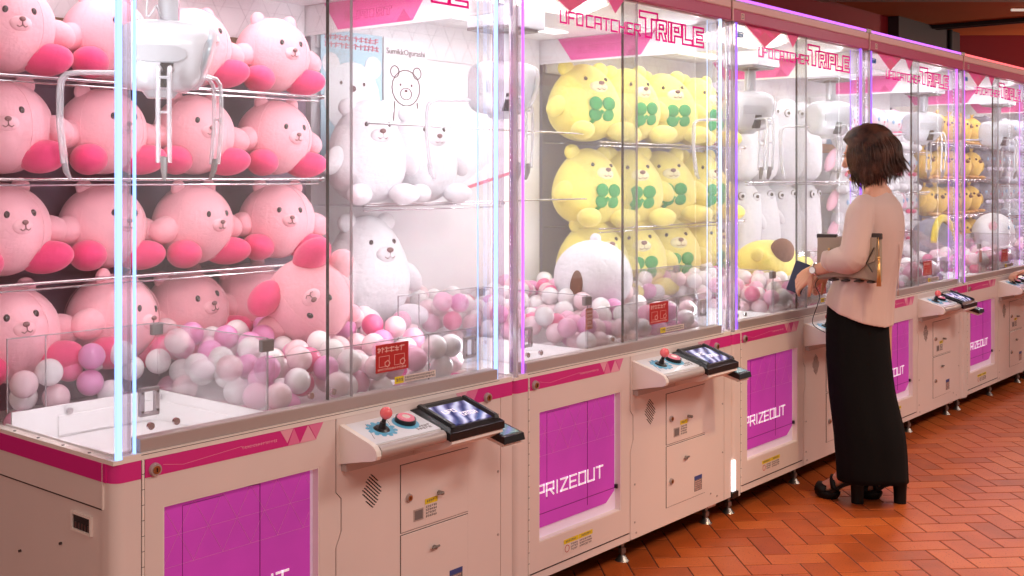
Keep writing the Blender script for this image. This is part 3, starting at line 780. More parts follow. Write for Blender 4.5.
for k in range(26):
    t = PI*.15+PI*1.7*k/25; b.tube([headpt(-.119, math.cos(t)*.072, math.sin(t)*.083), headpt(-.131, math.cos(t)*.064, math.sin(t)*.074)], .0022, 5)
b.build('ribbed_vent', 'claw_grey', head)
b = MB(); b.cyl(headpt(-.02, 0, -.095), headpt(-.02, 0, -.115), .05, .035, n=20); b.build('arm_hub', 'claw_grey', head, True, 35)
Rv, Fv = V((0.6431, -0.7658, 0)), V((0.7658, 0.6431, 0))
for k, (ca, reach) in enumerate(((185, .29), (-76, .22), (60, .19))):
    d = (Rv*math.cos(math.radians(ca))+Fv*math.sin(math.radians(ca))).normalized(); s_ = V((-d.y, d.x, 0))
    b = MB(); zt = V((0, 0, -.045))
    for sg in (-.014, .014):
        o_ = headpt(0, 0, 0)+zt+s_*sg
        path = [o_+d*.05, o_+d*(reach-.05), o_+d*(reach-.02)+V((0, 0, -.004)), o_+d*(reach-.004)+V((0, 0, -.02)), o_+d*reach+V((0, 0, -.05)), o_+d*reach+V((0, 0, -.14)), o_+d*(reach-.012)+V((0, 0, -.25))]
        b.tube(path, .0062, 8)
    for h_ in (.03, .12): b.tube([o_+d*reach+V((0, 0, -h_)), o_+d*reach+V((0, 0, -h_))-s_*.028], .004, 6)
    ar = b.build('claw_arm', 'claw_clear', head, True, 50)
    b = MB(); o_ = headpt(0, 0, 0)+zt
    b.tube([o_+d*(reach-.010)+V((0, 0, -.235)), o_+d*(reach-.016)+V((0, 0, -.27)), o_+d*(reach-.03)+V((0, 0, -.295))], [.013, .012, .007], 10, .55)
    b.build('claw_tip', 'smoke_block' if k else 'claw_clear', ar, True, 50)

index_children(root)
units = [root]
for i in range(1, 7):
    c = copy_tree(root); c.location = (X0+i*W, FR, 0); units.append(c)
order = ['nearest', 'second', 'third', 'fourth', 'fifth', 'sixth', 'seventh']
full = ['nearest claw machine, full of round pink plush toys, at the left of the row',
        'second claw machine from the left, with white bears and a white round cushion inside',
        'third claw machine, packed with yellow plush bears, left of the standing woman',
        'fourth claw machine, behind the standing woman, holding long white plush toys',
        'fifth claw machine, right of the woman, with white and pink bunnies',
        'sixth claw machine, with orange chick plushes seen through its glass',
        'farthest claw machine of the row, holding grey and silver rabbit plushes']
for u, f_ in zip(units, full): tag(u, f_, 'claw machine', 'claw machines standing side by side in one row')
def child(u, base, nth=0):
    l = [o for o in bpy.data.objects if o.parent == u and o.name.split('.')[0] == base]
    return l
def setmat(o, m, slot=0):
    o.material_slots[slot].link = 'OBJECT'; o.material_slots[slot].material = M[m]
backs = ['wall_maroon', 'poster_white', 'back_grey', 'inner_white', 'inner_white', 'back_dark', 'back_dark']
leds = [('led_blue', 'led_blue', 'led_blue'), ('led_purple', 'led_purple', 'led_ice'), ('led_violet', 'led_violet', 'led_violet'),
        ('led_purple', 'led_violet', 'led_purple'), ('led_purple', 'led_purple', 'led_purple'), ('led_violet', 'led_purple', 'led_violet'), ('led_red', 'led_red', 'led_red')]
top = ['led_purple', 'led_purple', 'led_purple', 'led_purple', 'led_red', 'led_red', 'led_red']
for i, u in enumerate(units):
    bp_ = child(u, 'back_panel')[0]; setmat(bp_, backs[i])
    ls = sorted(child(u, 'light_strip'), key=lambda o: o.data.vertices[0].co.x)
    for o, m in zip(ls, (leds[i][0], leds[i][1], 'led_dot' if False else leds[i][2], leds[i][2])): setmat(o, m)
    setmat(child(u, 'top_light_bar')[0], top[i])
    du = {0: 0, 1: .02, 2: .50, 3: 0.02, 4: 0.03, 5: .14, 6: .1}[i]
    dv = {0: 0, 2: .0}.get(i, 0)
    for n_ in ('claw_carriage', 'claw_pole', 'claw_cable', 'claw_head'):
        for o in child(u, n_): o.location.x += du; o.location.y += dv
    if i not in (1, 4): setmat(child(u, 'guard_clamp')[0], 'pane_clear', 1); setmat(child(u, 'guard_clamp')[0], 'pane_clear', 2)
    if i > 0: setmat(ls[0], 'acrylic_edge')
    # shelves
    spec = {0: [(1.715, .70, 1.2), (1.43, .70, 1.2), (1.14, .70, 1.2)], 1: [(1.33, .74, .80)], 2: [(1.60, .70, 1.38), (1.20, .70, 1.38)],
            3: [(1.41, .72, 1.38)], 4: [(1.62, .72, 1.38), (1.33, .72, 1.38), (1.06, .72, 1.38)], 5: [(1.70, .72, 1.38), (1.42, .72, 1.38), (1.14, .72, 1.38)],
            6: [(1.66, .72, 1.38), (1.38, .72, 1.38), (1.1, .72, 1.38)]}[i]
    for (z, v, ue) in spec:
        b = MB(); b.box(.03, ue, v, 1.018, z-.006, z-.001); o = b.build('clear_shelf', 'acrylic', u)
        b = MB(); b.cyl((.03, v-.004, z-.004), (ue+.01, v-.004, z-.004), .0045, n=10); b.cyl((ue+.01, v-.004, z-.004), (ue+.02, v-.004, z-.004), .009, n=10)
        b.cyl((.03, v-.004, z-.020), (ue, v-.004, z-.020), .003, n=8)
        b.build('shelf_rail', 'chrome', o, True, 40)
    if i == 1:
        b = MB(); b.cyl((.03, .72, 1.63), (1.38, .72, 1.63), .004, n=10); b.cyl((.03, .72, 1.335), (1.38, .72, 1.335), .004, n=10); b.build('retaining_rail', 'chrome', u, True, 40)
    if i == 0:
        b = MB(); b.box(.1, 1.38, 1.004, 1.0198, 1.86, 1.93); b.cur = 1
        for k in range(10): b.stroke([(.16+k*.12, 1.877), (.2+k*.12, 1.913), (.24+k*.12, 1.877)], .004, 1.002, 1.004)
        b.build('ornate_border', ['wall_ornate', 'sticker_ink'], u)

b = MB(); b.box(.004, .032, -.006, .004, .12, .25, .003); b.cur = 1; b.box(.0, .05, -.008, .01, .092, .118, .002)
b.build('column_strip', ['white_glow', 'black'], units[2])  # white strip with emission over a black foot on the third machine's column
# posters on the second machine's back wall
def outline_bear(mb, cx, cz, s, y0, y1):
    # plain generic teddy head in line work
    for k in range(18):
        a, a2 = 2*PI*k/18, 2*PI*(k+1)/18
        mb.stroke([(cx+s*math.cos(a), cz+s*.92*math.sin(a)), (cx+s*math.cos(a2), cz+s*.92*math.sin(a2))], s*.05, y0, y1)
        mb.stroke([(cx+.4*s*math.cos(a), cz-.3*s+.3*s*math.sin(a)), (cx+.4*s*math.cos(a2), cz-.3*s+.3*s*math.sin(a2))], s*.035, y0, y1)
    for sx in (-1, 1):
        for k in range(12):
            a, a2 = 2*PI*k/12, 2*PI*(k+1)/12
            mb.stroke([(cx+sx*.8*s+.3*s*math.cos(a), cz+.8*s+.3*s*math.sin(a)), (cx+sx*.8*s+.3*s*math.cos(a2), cz+.8*s+.3*s*math.sin(a2))], s*.045, y0, y1)
        mb.prism([(cx+sx*.4*s+.06*s*math.cos(2*PI*k/8), cz+.15*s+.07*s*math.sin(2*PI*k/8)) for k in range(8)], y0, y1)
    mb.prism([(cx+.1*s*math.cos(2*PI*k/8), cz-.15*s+.07*s*math.sin(2*PI*k/8)) for k in range(8)], y0, y1)
px = X0+W; py = FR+1.018
px -= .05; py = FR+1.002
p = MB(); p.box(.10, .42, -.005, 0, 1.45, 2.0); o = p.build('poster', 'poster_blue'); o.location = (px, py, 0)
tag(o, 'pale blue poster with a plain white bear head, behind the white plush bears', 'poster')
b = MB(); b.prism([(.26+.145*math.cos(2*PI*k/20), 1.74+.145*math.sin(2*PI*k/20)) for k in range(20)], -.007, -.005)
for sx in (-1, 1): b.prism([(.26+sx*.11+.045*math.cos(2*PI*k/12), 1.87+.045*math.sin(2*PI*k/12)) for k in range(12)], -.0068, -.005)
b.cur = 1; b.prism([(.26+.018*math.cos(2*PI*k/10), 1.78+.013*math.sin(2*PI*k/10)) for k in range(10)], -.008, -.007)
for sx in (-1, 1): b.prism([(.26+sx*.06+.007*math.cos(2*PI*k/8), 1.80+.008*math.sin(2*PI*k/8)) for k in range(8)], -.008, -.007)
b.cur = 2; marks(b, .12, .41, 1.93, 1.99, 2, -.008, -.005, 44)
b.build('poster_print', ['poster_white', 'poster_ink', 'poster_red'], o)
p = MB(); p.box(.43, .68, -.0045, 0, 1.45, 2.0); o = p.build('poster', 'poster_white'); o.location = (px, py, 0)
tag(o, 'white poster with a line drawn bear head, beside the blue poster', 'poster')
b = MB(); outline_bear(b, .555, 1.80, .080, -.0062, -.0045); b.stroke([(.49, 1.74), (.47, 1.50)], .005, -.0062, -.0045); b.stroke([(.62, 1.74), (.645, 1.50)], .005, -.0062, -.0045)
b.build('poster_print', 'poster_ink', o)
cu = bpy.data.curves.new('poster_title', 'FONT'); cu.body = 'SumikkOgurashi'; cu.size = .034; cu.extrude = .0006; cu.align_x = 'CENTER'
tmp = bpy.data.objects.new('poster_title', cu); C.objects.link(tmp)
bpy.context.view_layer.update()
mt = bpy.data.meshes.new_from_object(tmp.evaluated_get(bpy.context.evaluated_depsgraph_get())); mt.materials.clear(); mt.materials.append(M['ink_grey'])
bpy.data.objects.remove(tmp)
to = bpy.data.objects.new('poster_title', mt); C.objects.link(to); to.parent = o; to.rotation_euler = (PI/2, 0, 0); to.location = (.555, -.0055, 1.935)
# leaning card behind the bears
p = MB(); p.prism([(.92, 1.36), (1.30, 1.44), (1.30, 1.57), (.96, 1.40)], -.03, -.026); p.cur = 1; p.prism([(.93, 1.365), (1.29, 1.445), (1.29, 1.46), (.93, 1.38)], -.032, -.030)
o = p.build('display_card', ['poster_white', 'poster_red']); o.location = (px-.1, py, 0); tag(o, 'tilted white card with a red stripe, right of the white plush bears', 'card')
p = MB(); p.box(.12, 1.0, -.006, -.0005, 1.55, 1.80); p.cur = 1; p.box(.12, 1.0, -.008, -.006, 1.80, 1.90); p.cur = 2; marks(p, .2, .9, 1.82, 1.88, 1, -.009, -.008, 50); p.cur = 3; p.box(.15, .4, -.009, -.006, 1.6, 1.78)
o = p.build('poster', ['back_blue', 'poster_orange', 'poster_white', 'poster_red']); o.location = (X0+3*W, py, 0); tag(o, 'blue poster with an orange top strip above the long white plushes', 'poster')
p = MB(); p.box(.12, 1.1, -.006, -.0005, 1.60, 1.88); p.cur = 1; p.box(.12, 1.1, -.008, -.006, 1.6, 1.66)
o = p.build('poster', ['back_blue', 'poster_orange']); o.location = (X0+4*W, py, 0); tag(o, 'blue and orange poster on the back wall above the bunny plushes', 'poster')

# ------------------------------------------------------------------ plush toys
def surf(r, az, el, k=1.0):
    """point on an ellipsoid; az 0 = toy's front (-y)"""
    d = V((math.sin(az)*math.cos(el), -math.cos(az)*math.cos(el), math.sin(el)))
    return V((d.x*r[0], d.y*r[1], d.z*r[2]))*k
def eul(x, y, z): return Matrix.Rotation(z, 3, 'Z') @ Matrix.Rotation(y, 3, 'Y') @ Matrix.Rotation(x, 3, 'X')
def seg(parent, name, m, c, r, rot=None, n=18, mm=12, f=None):
    b = MB(); b.sph(c, r, rot, n, mm, f); return b.build(name, m, parent, True)
def face(parent, r, cz, az=.33, el=.22, es=.011, eyem='eye', muzzle=None, ms=.035, nose=.012, nosem='nose', fel=.02):
    c = V((0, 0, cz))
    for s in (-1, 1): seg(parent, 'eye', eyem, c+surf(r, s*az, el, .985), (es, es*.6, es*1.25), n=10, mm=8)
    if muzzle: seg(parent, 'muzzle', muzzle, c+surf(r, 0, fel-.04, .93), (ms, ms*.62, ms*.72))
    p = c+surf(r, 0, fel, 1.0)+V((0, -ms*.42 if muzzle else 0, ms*.2 if muzzle else 0))
    b = MB(); b.sph(p, (nose, nose*.7, nose*.75), n=10, m=8)
    b.tube([p, p+V((0, 0, -nose*1.8))], nose*.16, 5)
    for s in (-1, 1): b.tube([p+V((0, 0, -nose*1.8)), p+V((s*nose*.8, .001, -nose*2.4)), p+V((s*nose*1.5, .002, -nose*1.9))], nose*.16, 5)
    b.build('nose', nosem, parent, True)
def pink_plush():
    t = empty('pink_plush'); r = (.128, .120, .124); c = V((0, 0, .135))
    seg(t, 'body', 'fur_pink', c, r, n=32, mm=20, f=lambda p, q: q*(1+.012*math.cos(4*math.atan2(p.y, p.x))*abs(p.z)))
    b = MB()
    for a in (0, PI/2):
        b.tube([c+Matrix.Rotation(a+.5, 3, 'Z')@V((math.cos(t_)*.1275, 0, math.sin(t_)*.1245)) for t_ in [PI*2*k/28 for k in range(29)]], .0009, 4)
    b.build('body_seam', 'fur_pink_light', t)
    for s in (-1, 1):
        seg(t, 'ear', 'fur_pink', c+V((s*.062, 0, .112)), (.026, .016, .026))
        seg(t, 'arm', 'fur_pink', c+V((s*.128, -.02, -.012)), (.052, .042, .040), eul(0, s*.35, 0))
        seg(t, 'foot', 'felt_hot', V((s*.088, -.062, .050)), (.052, .075, .044), eul(-.1, 0, s*.55), n=22, mm=14)
    face(t, r, .135, az=.30, el=.30, es=.0085, muzzle='fur_pink_light', ms=.030, nose=.009, fel=.06)
    return t
def bear(name, m, m2, h=.36, w=.15, clover=False, eyem='eye', muzzle=True, round_=1.0, bow=None):
    t = empty(name); r = (w, w*.82, h*.5); c = V((0, 0, h*.5))
    def egg(p, q): k = 1+.20*(-p.z)*round_; return V((q.x*k, q.y*k, q.z))
    seg(t, 'body', m, c, r, n=28, mm=18, f=egg)
    for s in (-1, 1):
        seg(t, 'ear', m, V((s*w*.52, 0, h*.93)), (w*.24, w*.15, w*.24))
        seg(t, 'arm', m, V((s*w*1.02, -w*.25, h*.42)), (w*.24, w*.24, h*.15), eul(0, s*-.5, 0))
        seg(t, 'foot', m, V((s*w*.60, -w*.78, h*.10)), (w*.30, w*.42, w*.28), eul(0, 0, s*.4))
    hr = (w*.93, w*.78, h*.46)
    face(t, hr, h*.5, az=.42, el=.62, es=w*.055, eyem=eyem, muzzle=m2 if muzzle else None, ms=w*.27, nose=w*.085, fel=.40)
    if clover:
        b = MB(); cc = V((0, 0, h*.5))
        for a in (PI/4, 3*PI/4, 5*PI/4, 7*PI/4)[:4]:
            az_, el_ = math.cos(a)*.27, -.26+math.sin(a)*.20
            b.sph(cc+surf((w*1.06, w*.86, h*.5), az_, el_, .99), (w*.20, w*.07, w*.20), n=14, m=8)
        b.tube([cc+surf((w*1.06, w*.86, h*.5), 0, -.3, 1.03), cc+surf((w*1.06, w*.86, h*.5), -.35, -.62, 1.05)], w*.06, 8)
        b.build('clover_patch', 'felt_green', t, True)
    if bow:
        b = MB(); p = surf(r, 0, .10, 1.06)+V((0, 0, h*.5))
        for s in (-1, 1): b.sph(p+V((s*w*.2, 0, 0)), (w*.2, w*.06, w*.12), eul(0, s*.3, 0), 10, 8)
        b.sph(p, w*.08, n=8, m=6); b.build('bow', bow, t, True)
    return t
def long_plush():
    t = empty('long_white_plush'); h = .42
    b = MB(); rings = []
    for k in range(15):
        z = h*k/14; r = .085+.015*math.sin(3.0*z/h)
        if k < 2: r *= (.55, .9)[k]
        if k > 11: r *= (.92, .72, .30)[k-12]
        rings.append([V((math.cos(a)*r*(1+.02*math.sin(5*a+z*20)), math.sin(a)*r*.85, z)) for a in [2*PI*j/24 for j in range(24)]])
    b.ring_loft(rings); b.build('body', 'fur_white', t, True)
    for s in (-1, 1):
        seg(t, 'arm', 'fur_white', V((s*.095, -.02, .23)), (.022, .025, .05), eul(0, -s*.5, 0), n=12, mm=8)
        b = MB(); p = V((s*.038, -.073, .345)); b.sph(p, (.021, .007, .021), n=16, m=8); e = b.build('eye_ring', 'ink_grey', t, True)
        seg(e, 'eye_white', 'fur_white', p+V((0, -.004, 0)), (.018, .005, .018), n=14, mm=8); seg(e, 'pupil', 'eye', p+V((0, -.008, 0)), (.009, .004, .009), n=10, mm=8)
    return t
def bunny(name, m, m2, ear):
    t = empty(name)
    seg(t, 'body', m, (0, 0, .07), (.072, .06, .075)); hd = (.088, .074, .074)
    seg(t, 'head', m, (0, 0, .175), hd, n=22, mm=14)
    for s in (-1, 1):
        seg(t, 'ear', ear, V((s*.085, 0, .19)), (.034, .026, .075), eul(0, s*-.65, 0))
        seg(t, 'foot', m, V((s*.055, -.055, .025)), (.03, .042, .026)); seg(t, 'arm', m, V((s*.07, -.03, .09)), (.024, .024, .036), eul(0, -s*.5, 0))
    face(t, hd, .175, az=.5, el=.05, es=.011, eyem='eye_blue', nose=.007, nosem='felt_hot', fel=-.15)
    b = MB()
    for s in (-1, 1): b.sph((s*.024, -.062, .108), (.024, .01, .014), n=10, m=8)
    b.sph((0, -.064, .108), .008, n=8, m=6); b.build('bow', m2, t, True)
    return t
def chick():
    t = empty('orange_chick_plush'); r = (.085, .078, .10)
    seg(t, 'body', 'fur_orange', (0, 0, .10), r, n=22, mm=14)
    for s in (-1, 1):
        seg(t, 'wing', 'fur_orange', V((s*.088, -.01, .10)), (.018, .038, .05), eul(.3, s*-.4, 0), n=12, mm=8)
        seg(t, 'foot', 'felt_hot' if False else 'gold', V((s*.038, -.06, .012)), (.022, .034, .012), n=12, mm=8)
    for s in (-1, 1): seg(t, 'eye', 'eye', V((0, 0, .10))+surf(r, s*.42, .45, .99), .009, n=10, mm=8)
    b = MB(); p = V((0, 0, .1))+surf(r, 0, .28, .98)
    b.tube([p, p+V((0, -.026, -.004))], [.016, .002], 10); b.build('beak', 'brown_felt', t, True)
    b = MB()
    for k in (-1, 0, 1): b.tube([(0, 0, .195), (k*.012, .0, .215), (k*.022, -.004, .228)], [.006, .005, .002], 6)
    b.build('crest', 'fur_orange', t, True)
    return t

protos = {}
def proto(k, t): index_children(t); protos[k] = [t, False]
def put(k, loc, rot, label, cat='plush toy', group=None, s=1.0, mode='XYZ'):
    p = protos[k]
    if not p[1]: o = p[0]; p[1] = True
    else: o = copy_tree(p[0])
    o.location = loc; o.scale = (s, s, s) if not isinstance(s, tuple) else s
    if isinstance(rot, Matrix): o.rotation_euler = rot.to_euler()
    else: o.rotation_euler = rot
    tag(o, label, cat, group)
    return o
rr = random.Random(11)
pos = ['leftmost', 'second from the left', 'third from the left', 'rightmost']
proto('pink', pink_plush())
rows = [('top', 1.715), ('second', 1.43), ('third', 1.14)]
colx = [1.56, 1.865, 2.185, 2.515]
for rn, z in rows:
    for k, x in enumerate(colx):
        s = 1.04 if k else 1.06
        put('pink', (x+rr.uniform(-.012, .012), 3.19+rr.uniform(-.01, .01), z+.001), (rr.uniform(-.12, .05), rr.uniform(-.05, .05), rr.uniform(-.45, .15)),
            f'round pink plush toy, {pos[k]} on the {rn} shelf of the nearest machine', group='round pink plush toys on three shelves', s=s)
for k, (x, y) in enumerate(((1.56, 3.13), (1.85, 3.15), (2.20, 3.20), (2.49, 3.22))):
    put('pink', (x, y, .845+.01*(k % 2)), (rr.uniform(-.2, .05), rr.uniform(-.25, .25), (-.1, .4, .1, .0)[k]),
        f'round pink plush toy, {pos[k]} of the bottom row sunk in the balls', group='round pink plush toys sunk in the ball bed', s=1.1)
# the tumbled one
mrot = Matrix.Rotation(math.radians(-28), 3, 'Z') @ Matrix.Rotation(math.radians(138), 3, 'Y') @ Matrix.Rotation(math.radians(15), 3, 'X')
ctr = V((2.40, 2.87, 1.035)); off = mrot @ V((0, 0, .135*1.12))
put('pink', ctr-off, mrot, 'round pink plush toy tumbled upside down on the balls, feet in the air, nearest machine', s=1.12)

XB = X0+W
proto('wbear', bear('white_plush_bear', 'fur_white', 'fur_white', .42, .155, muzzle=True))
put('wbear', (XB+.14, 3.20, 1.331), (0, 0, -.25), 'white plush bear, left one of two standing on the shelf before the posters', group='white plush bears', s=(1, 1, .93))
put('wbear', (XB+.45, 3.21, 1.331), (0, 0, -.2), 'white plush bear, right one of two standing on the shelf before the posters', group='white plush bears', s=(.96, .96, .90))
put('wbear', (XB+.15, 3.21, .87), (0, .0, -.1), 'large white plush bear standing in the balls below the shelf of two bears', group='white plush bears', s=(1.12, 1.12, 1.0))
# round white cushion with a bobble, sitting on the balls
t = empty('round_cushion', (XB+1.06, 2.82, .86)); t.rotation_euler = (0, .1, 0)
seg(t, 'cushion_body', 'fur_white', (0, 0, .155), (.185, .155, .155), n=36, mm=22, f=lambda p, q: q*(1+.02*math.sin(7*math.atan2(p.y, p.x))*(1-abs(p.z))))
seg(t, 'bobble', 'fur_white', (0, 0, .315), .024); seg(t, 'cushion_tail', 'brown_felt', (-.17, -.04, .12), (.016, .03, .06))
tag(t, 'white round plush cushion with a small bobble, lying on the balls of the second machine', 'cushion')

XC = X0+2*W
proto('ybear', bear('yellow_plush_bear', 'fur_yellow', 'fur_cream', .36, .155, clover=True))
cols4 = [.13, .46, .80, 1.14]
for rn, z, yy in (('top shelf', 1.602, 3.2), ('middle shelf', 1.202, 3.2), ('bottom row in the balls', .86, 3.17)):
    for k, u in enumerate(cols4):
        for row2 in (0, 1):
            if row2 and (k > 0 or rn != 'x'): continue
            put('ybear', (XC+u, yy+rr.uniform(-.01, .01), z), (rr.uniform(-.1, .03), rr.uniform(-.06, .06), rr.uniform(-.55, .0)),
                f'yellow plush bear, {pos[k]} on the {rn} of the third machine' if 'row' not in rn else f'yellow plush bear, {pos[k]} of the {rn}, third machine',
                group='yellow plush bears with clover patches', s=(1.22, 1.1, 1.03))
t = empty('yellow_plush_bear', (XC+1.23, 2.83, .99))
seg(t, 'body', 'fur_yellow', (0, 0, 0), (.20, .13, .115), n=28, mm=18); 
for s in (-1, 1): seg(t, 'arm', 'fur_yellow', (.19, s*.07, .0), (.07, .035, .035)); seg(t, 'ear', 'fur_yellow', (-.17, s*.09, .04), (.035, .03, .035)); seg(t, 'foot', 'fur_yellow', (.18, s*.06, -.06), (.05, .04, .035))
seg(t, 'brown_cap', 'brown_felt', (.0, -.10, .06), (.075, .05, .068)); t.rotation_euler = (0, .05, -.3)
tag(t, 'yellow plush toy with a brown felt cap lying on its side in the balls', 'plush toy')

XD = X0+3*W
proto('long', long_plush())
for rn, z in (('upper shelf', 1.412), ('ball bed', .92)):
    for k, u in enumerate((.17, .46, .75, 1.04)):
        put('long', (XD+u+rr.uniform(-.02, .02), 3.2, z), (rr.uniform(-.06, .02), rr.uniform(-.12, .12), rr.uniform(-.7, .1)),
            f'long white plush, {pos[k]} in the {rn} of the fourth machine', group='long white plush toys', s=(1.3, 1.2, 1.18))
XE = X0+4*W
proto('bunny', bunny('bunny_plush', 'fur_white', 'felt_hot', 'fur_softpink'))
pos5 = ['leftmost', 'second', 'third', 'fourth', 'rightmost']
for rn, z in (('top shelf', 1.622), ('second shelf', 1.332), ('third shelf', 1.062), ('ball bed', .86)):
    for k in range(5):
        put('bunny', (XE+.13+k*.265, 3.19, z), (rr.uniform(-.05, .05), rr.uniform(-.08, .08), rr.uniform(-.6, .0)),
            f'white bunny plush, {pos5[k]} on the {rn} of the fifth machine, counted from the left', group='white and pink bunny plushes', s=1.18)
t = empty('domed_plush', (XE+.86, 2.86, .90))
seg(t, 'body', 'fur_grey', (0, 0, .09), (.17, .14, .16), n=28, mm=16); 
b = MB(); b.tube([(math.cos(a)*.175, -.08, .09+math.sin(a)*.165) for a in [PI*k/16 for k in range(17)]], .022, 10, 1.2); b.build('yellow_band', 'sticker_yellow', t, True)
for s in (-1, 1): seg(t, 'paw', 'fur_white', (s*.10, -.13, .0), (.04, .03, .03))
tag(t, 'grey domed plush with a yellow arched band, on the balls of the fifth machine', 'plush toy')
XF = X0+5*W
proto('chick', chick())
for rn, z in (('top shelf', 1.702), ('second shelf', 1.422), ('third shelf', 1.142), ('ball bed', .87)):
    for k in range(5):
        put('chick', (XF+.15+k*.265, 3.17, z), (rr.uniform(-.05, .05), rr.uniform(-.08, .08), rr.uniform(-.6, .0)),
            f'orange chick plush, {pos5[k]} from the left on the {rn}, sixth machine', group='orange chick plushes', s=1.12)
t = empty('white_mound_plush', (XF+.72, 2.84, .88))
seg(t, 'body', 'fur_white', (0, 0, .12), (.22, .15, .16), n=28, mm=16)
for s in (-1, 1): seg(t, 'ear', 'fur_softpink', (s*.17, -.05, .18), (.05, .03, .04)); seg(t, 'eye', 'eye_blue', (s*.07, -.135, .17), (.014, .006, .016))
tag(t, 'big white plush with pale pink ears sitting in the balls of the sixth machine', 'plush toy')
XG = X0+6*W
proto('rabbit', bunny('rabbit_plush', 'fur_silver', 'fur_lilac', 'fur_silver'))
proto('greyrabbit', bunny('grey_rabbit_plush', 'fur_grey', 'fur_lilac', 'fur_grey'))
for rn, z in (('top shelf', 1.662), ('second shelf', 1.382), ('third shelf', 1.102), ('ball bed', .86)):
    for k in range(5):
        g_ = k < 2
        put('greyrabbit' if g_ else 'rabbit', (XG+.13+k*.265, 3.19, z), (0, rr.uniform(-.08, .08), rr.uniform(-.6, .0)),
            f'{"dark grey" if g_ else "silver"} rabbit plush, {pos5[k]} from the left on the {rn}, farthest machine', group='grey and silver rabbit plushes', s=1.18)

# ------------------------------------------------------------------ balls
BR = .037
br = random.Random(5)
def ball_sites(i):
    """pour balls one at a time, each settling in the lowest of a few spots"""
    r = random.Random(100+i); cell = {}; out = []; cs = 2*BR
    def rest_z(u, v):
        z = .731+BR; cu, cv = int(u/cs), int(v/cs)
        for a in (cu-1, cu, cu+1):
            for c in (cv-1, cv, cv+1):
                for (x, y, zz) in cell.get((a, c), ()):
                    d2 = (x-u)**2+(y-v)**2
                    if d2 < 4*BR*BR: z = max(z, zz+math.sqrt(4*BR*BR-d2))
        return z
    fails = 0
    while fails < 60 and len(out) < 900:
        best = None
        for _ in range(26):
            u = r.uniform(.045+BR, 1.345-BR); v = r.uniform(.071+BR, .93)
            if u < .488+BR and v < .566+BR: continue
            z = rest_z(u, v)
            top = .925+.07*max(0, min(1, (v-.1)/.5))+.03*noise.noise(V((u*5+i*9, v*5, i)))
            if z > top-BR: continue
            if best is None or z < best[2]: best = (u, v, z)
        if best is None: fails += 1; continue
        out.append(best); cell.setdefault((int(best[0]/cs), int(best[1]/cs)), []).append(best)
    res = []
    for (u, v, z) in out:
        top = .925+.07*max(0, min(1, (v-.1)/.5))
        if z > top-BR*3.6 or v < .071+BR*2.6 or (u < .488+BR*2.6 and v < .566+BR*2.6): res.append((u, v, z))
    return res
sites = []
for i in range(6):
    for (u, v, z) in ball_sites(i): sites.append((X0+i*W+u, FR+v, z, i))
# drop those swallowed by the toys that sit in the balls
bigs = [(2.40, 2.87, 1.035, .145), (XB+.20, 3.13, 1.0, .17), (XB+1.06, 2.82, 1.015, .17), (XC+1.23, 2.83, .99, .13), (XE+.86, 2.86, .99, .15), (XF+.72, 2.84, 1.0, .17)]
bigs += [(x, y, .98, .145) for (x, y) in ((1.56, 3.13), (1.85, 3.15), (2.20, 3.20), (2.49, 3.22))] + [(XC+u, 3.17, 1.0, .16) for u in cols4]
sites = [s for s in sites if all((V(s[:3])-V(b_[:3])).length > b_[3]+BR*.2 for b_ in bigs)]
sites.sort(key=lambda s: V((s[0], s[1], s[2]-1.43)).length)
sph_me = {}
for n_, _ in BALLS:
    b = MB(); b.sph((0, 0, 0), BR, n=24, m=14); o = b.build('plastic_ball', n_, None, True); sph_me[n_] = o
nm = {'ball_white': 'white', 'ball_pearl': 'pearly pale pink', 'ball_pink': 'light pink', 'ball_hot': 'hot pink', 'ball_lilac': 'lilac pink'}
wts = [.42, .27, .13, .08, .10]
first = {}
rest = MB()
for k, (x, y, z, i) in enumerate(sites):
    c = br.choices([n_ for n_, _ in BALLS], wts)[0]
    if k < 300:
        o = sph_me[c] if c not in first else sph_me[c].copy()
        if c in first: C.objects.link(o)
        first[c] = 1
        o.location = (x, y, z)
        tag(o, f'{nm[c]} plastic ball in the ball bed of the {order[i]} claw machine', 'ball', f'{nm[c]} balls in the {order[i]} machine')
    else:
        rest.cur = [n_ for n_, _ in BALLS].index(c); rest.sph((x, y, z), BR, n=16, m=10)
o = rest.build('plastic_balls', [n_ for n_, _ in BALLS], None, True); o['kind'] = 'stuff'
tag(o, 'bed of pink and white plastic balls filling the machines farther back', 'balls')
print('balls', len(sites))

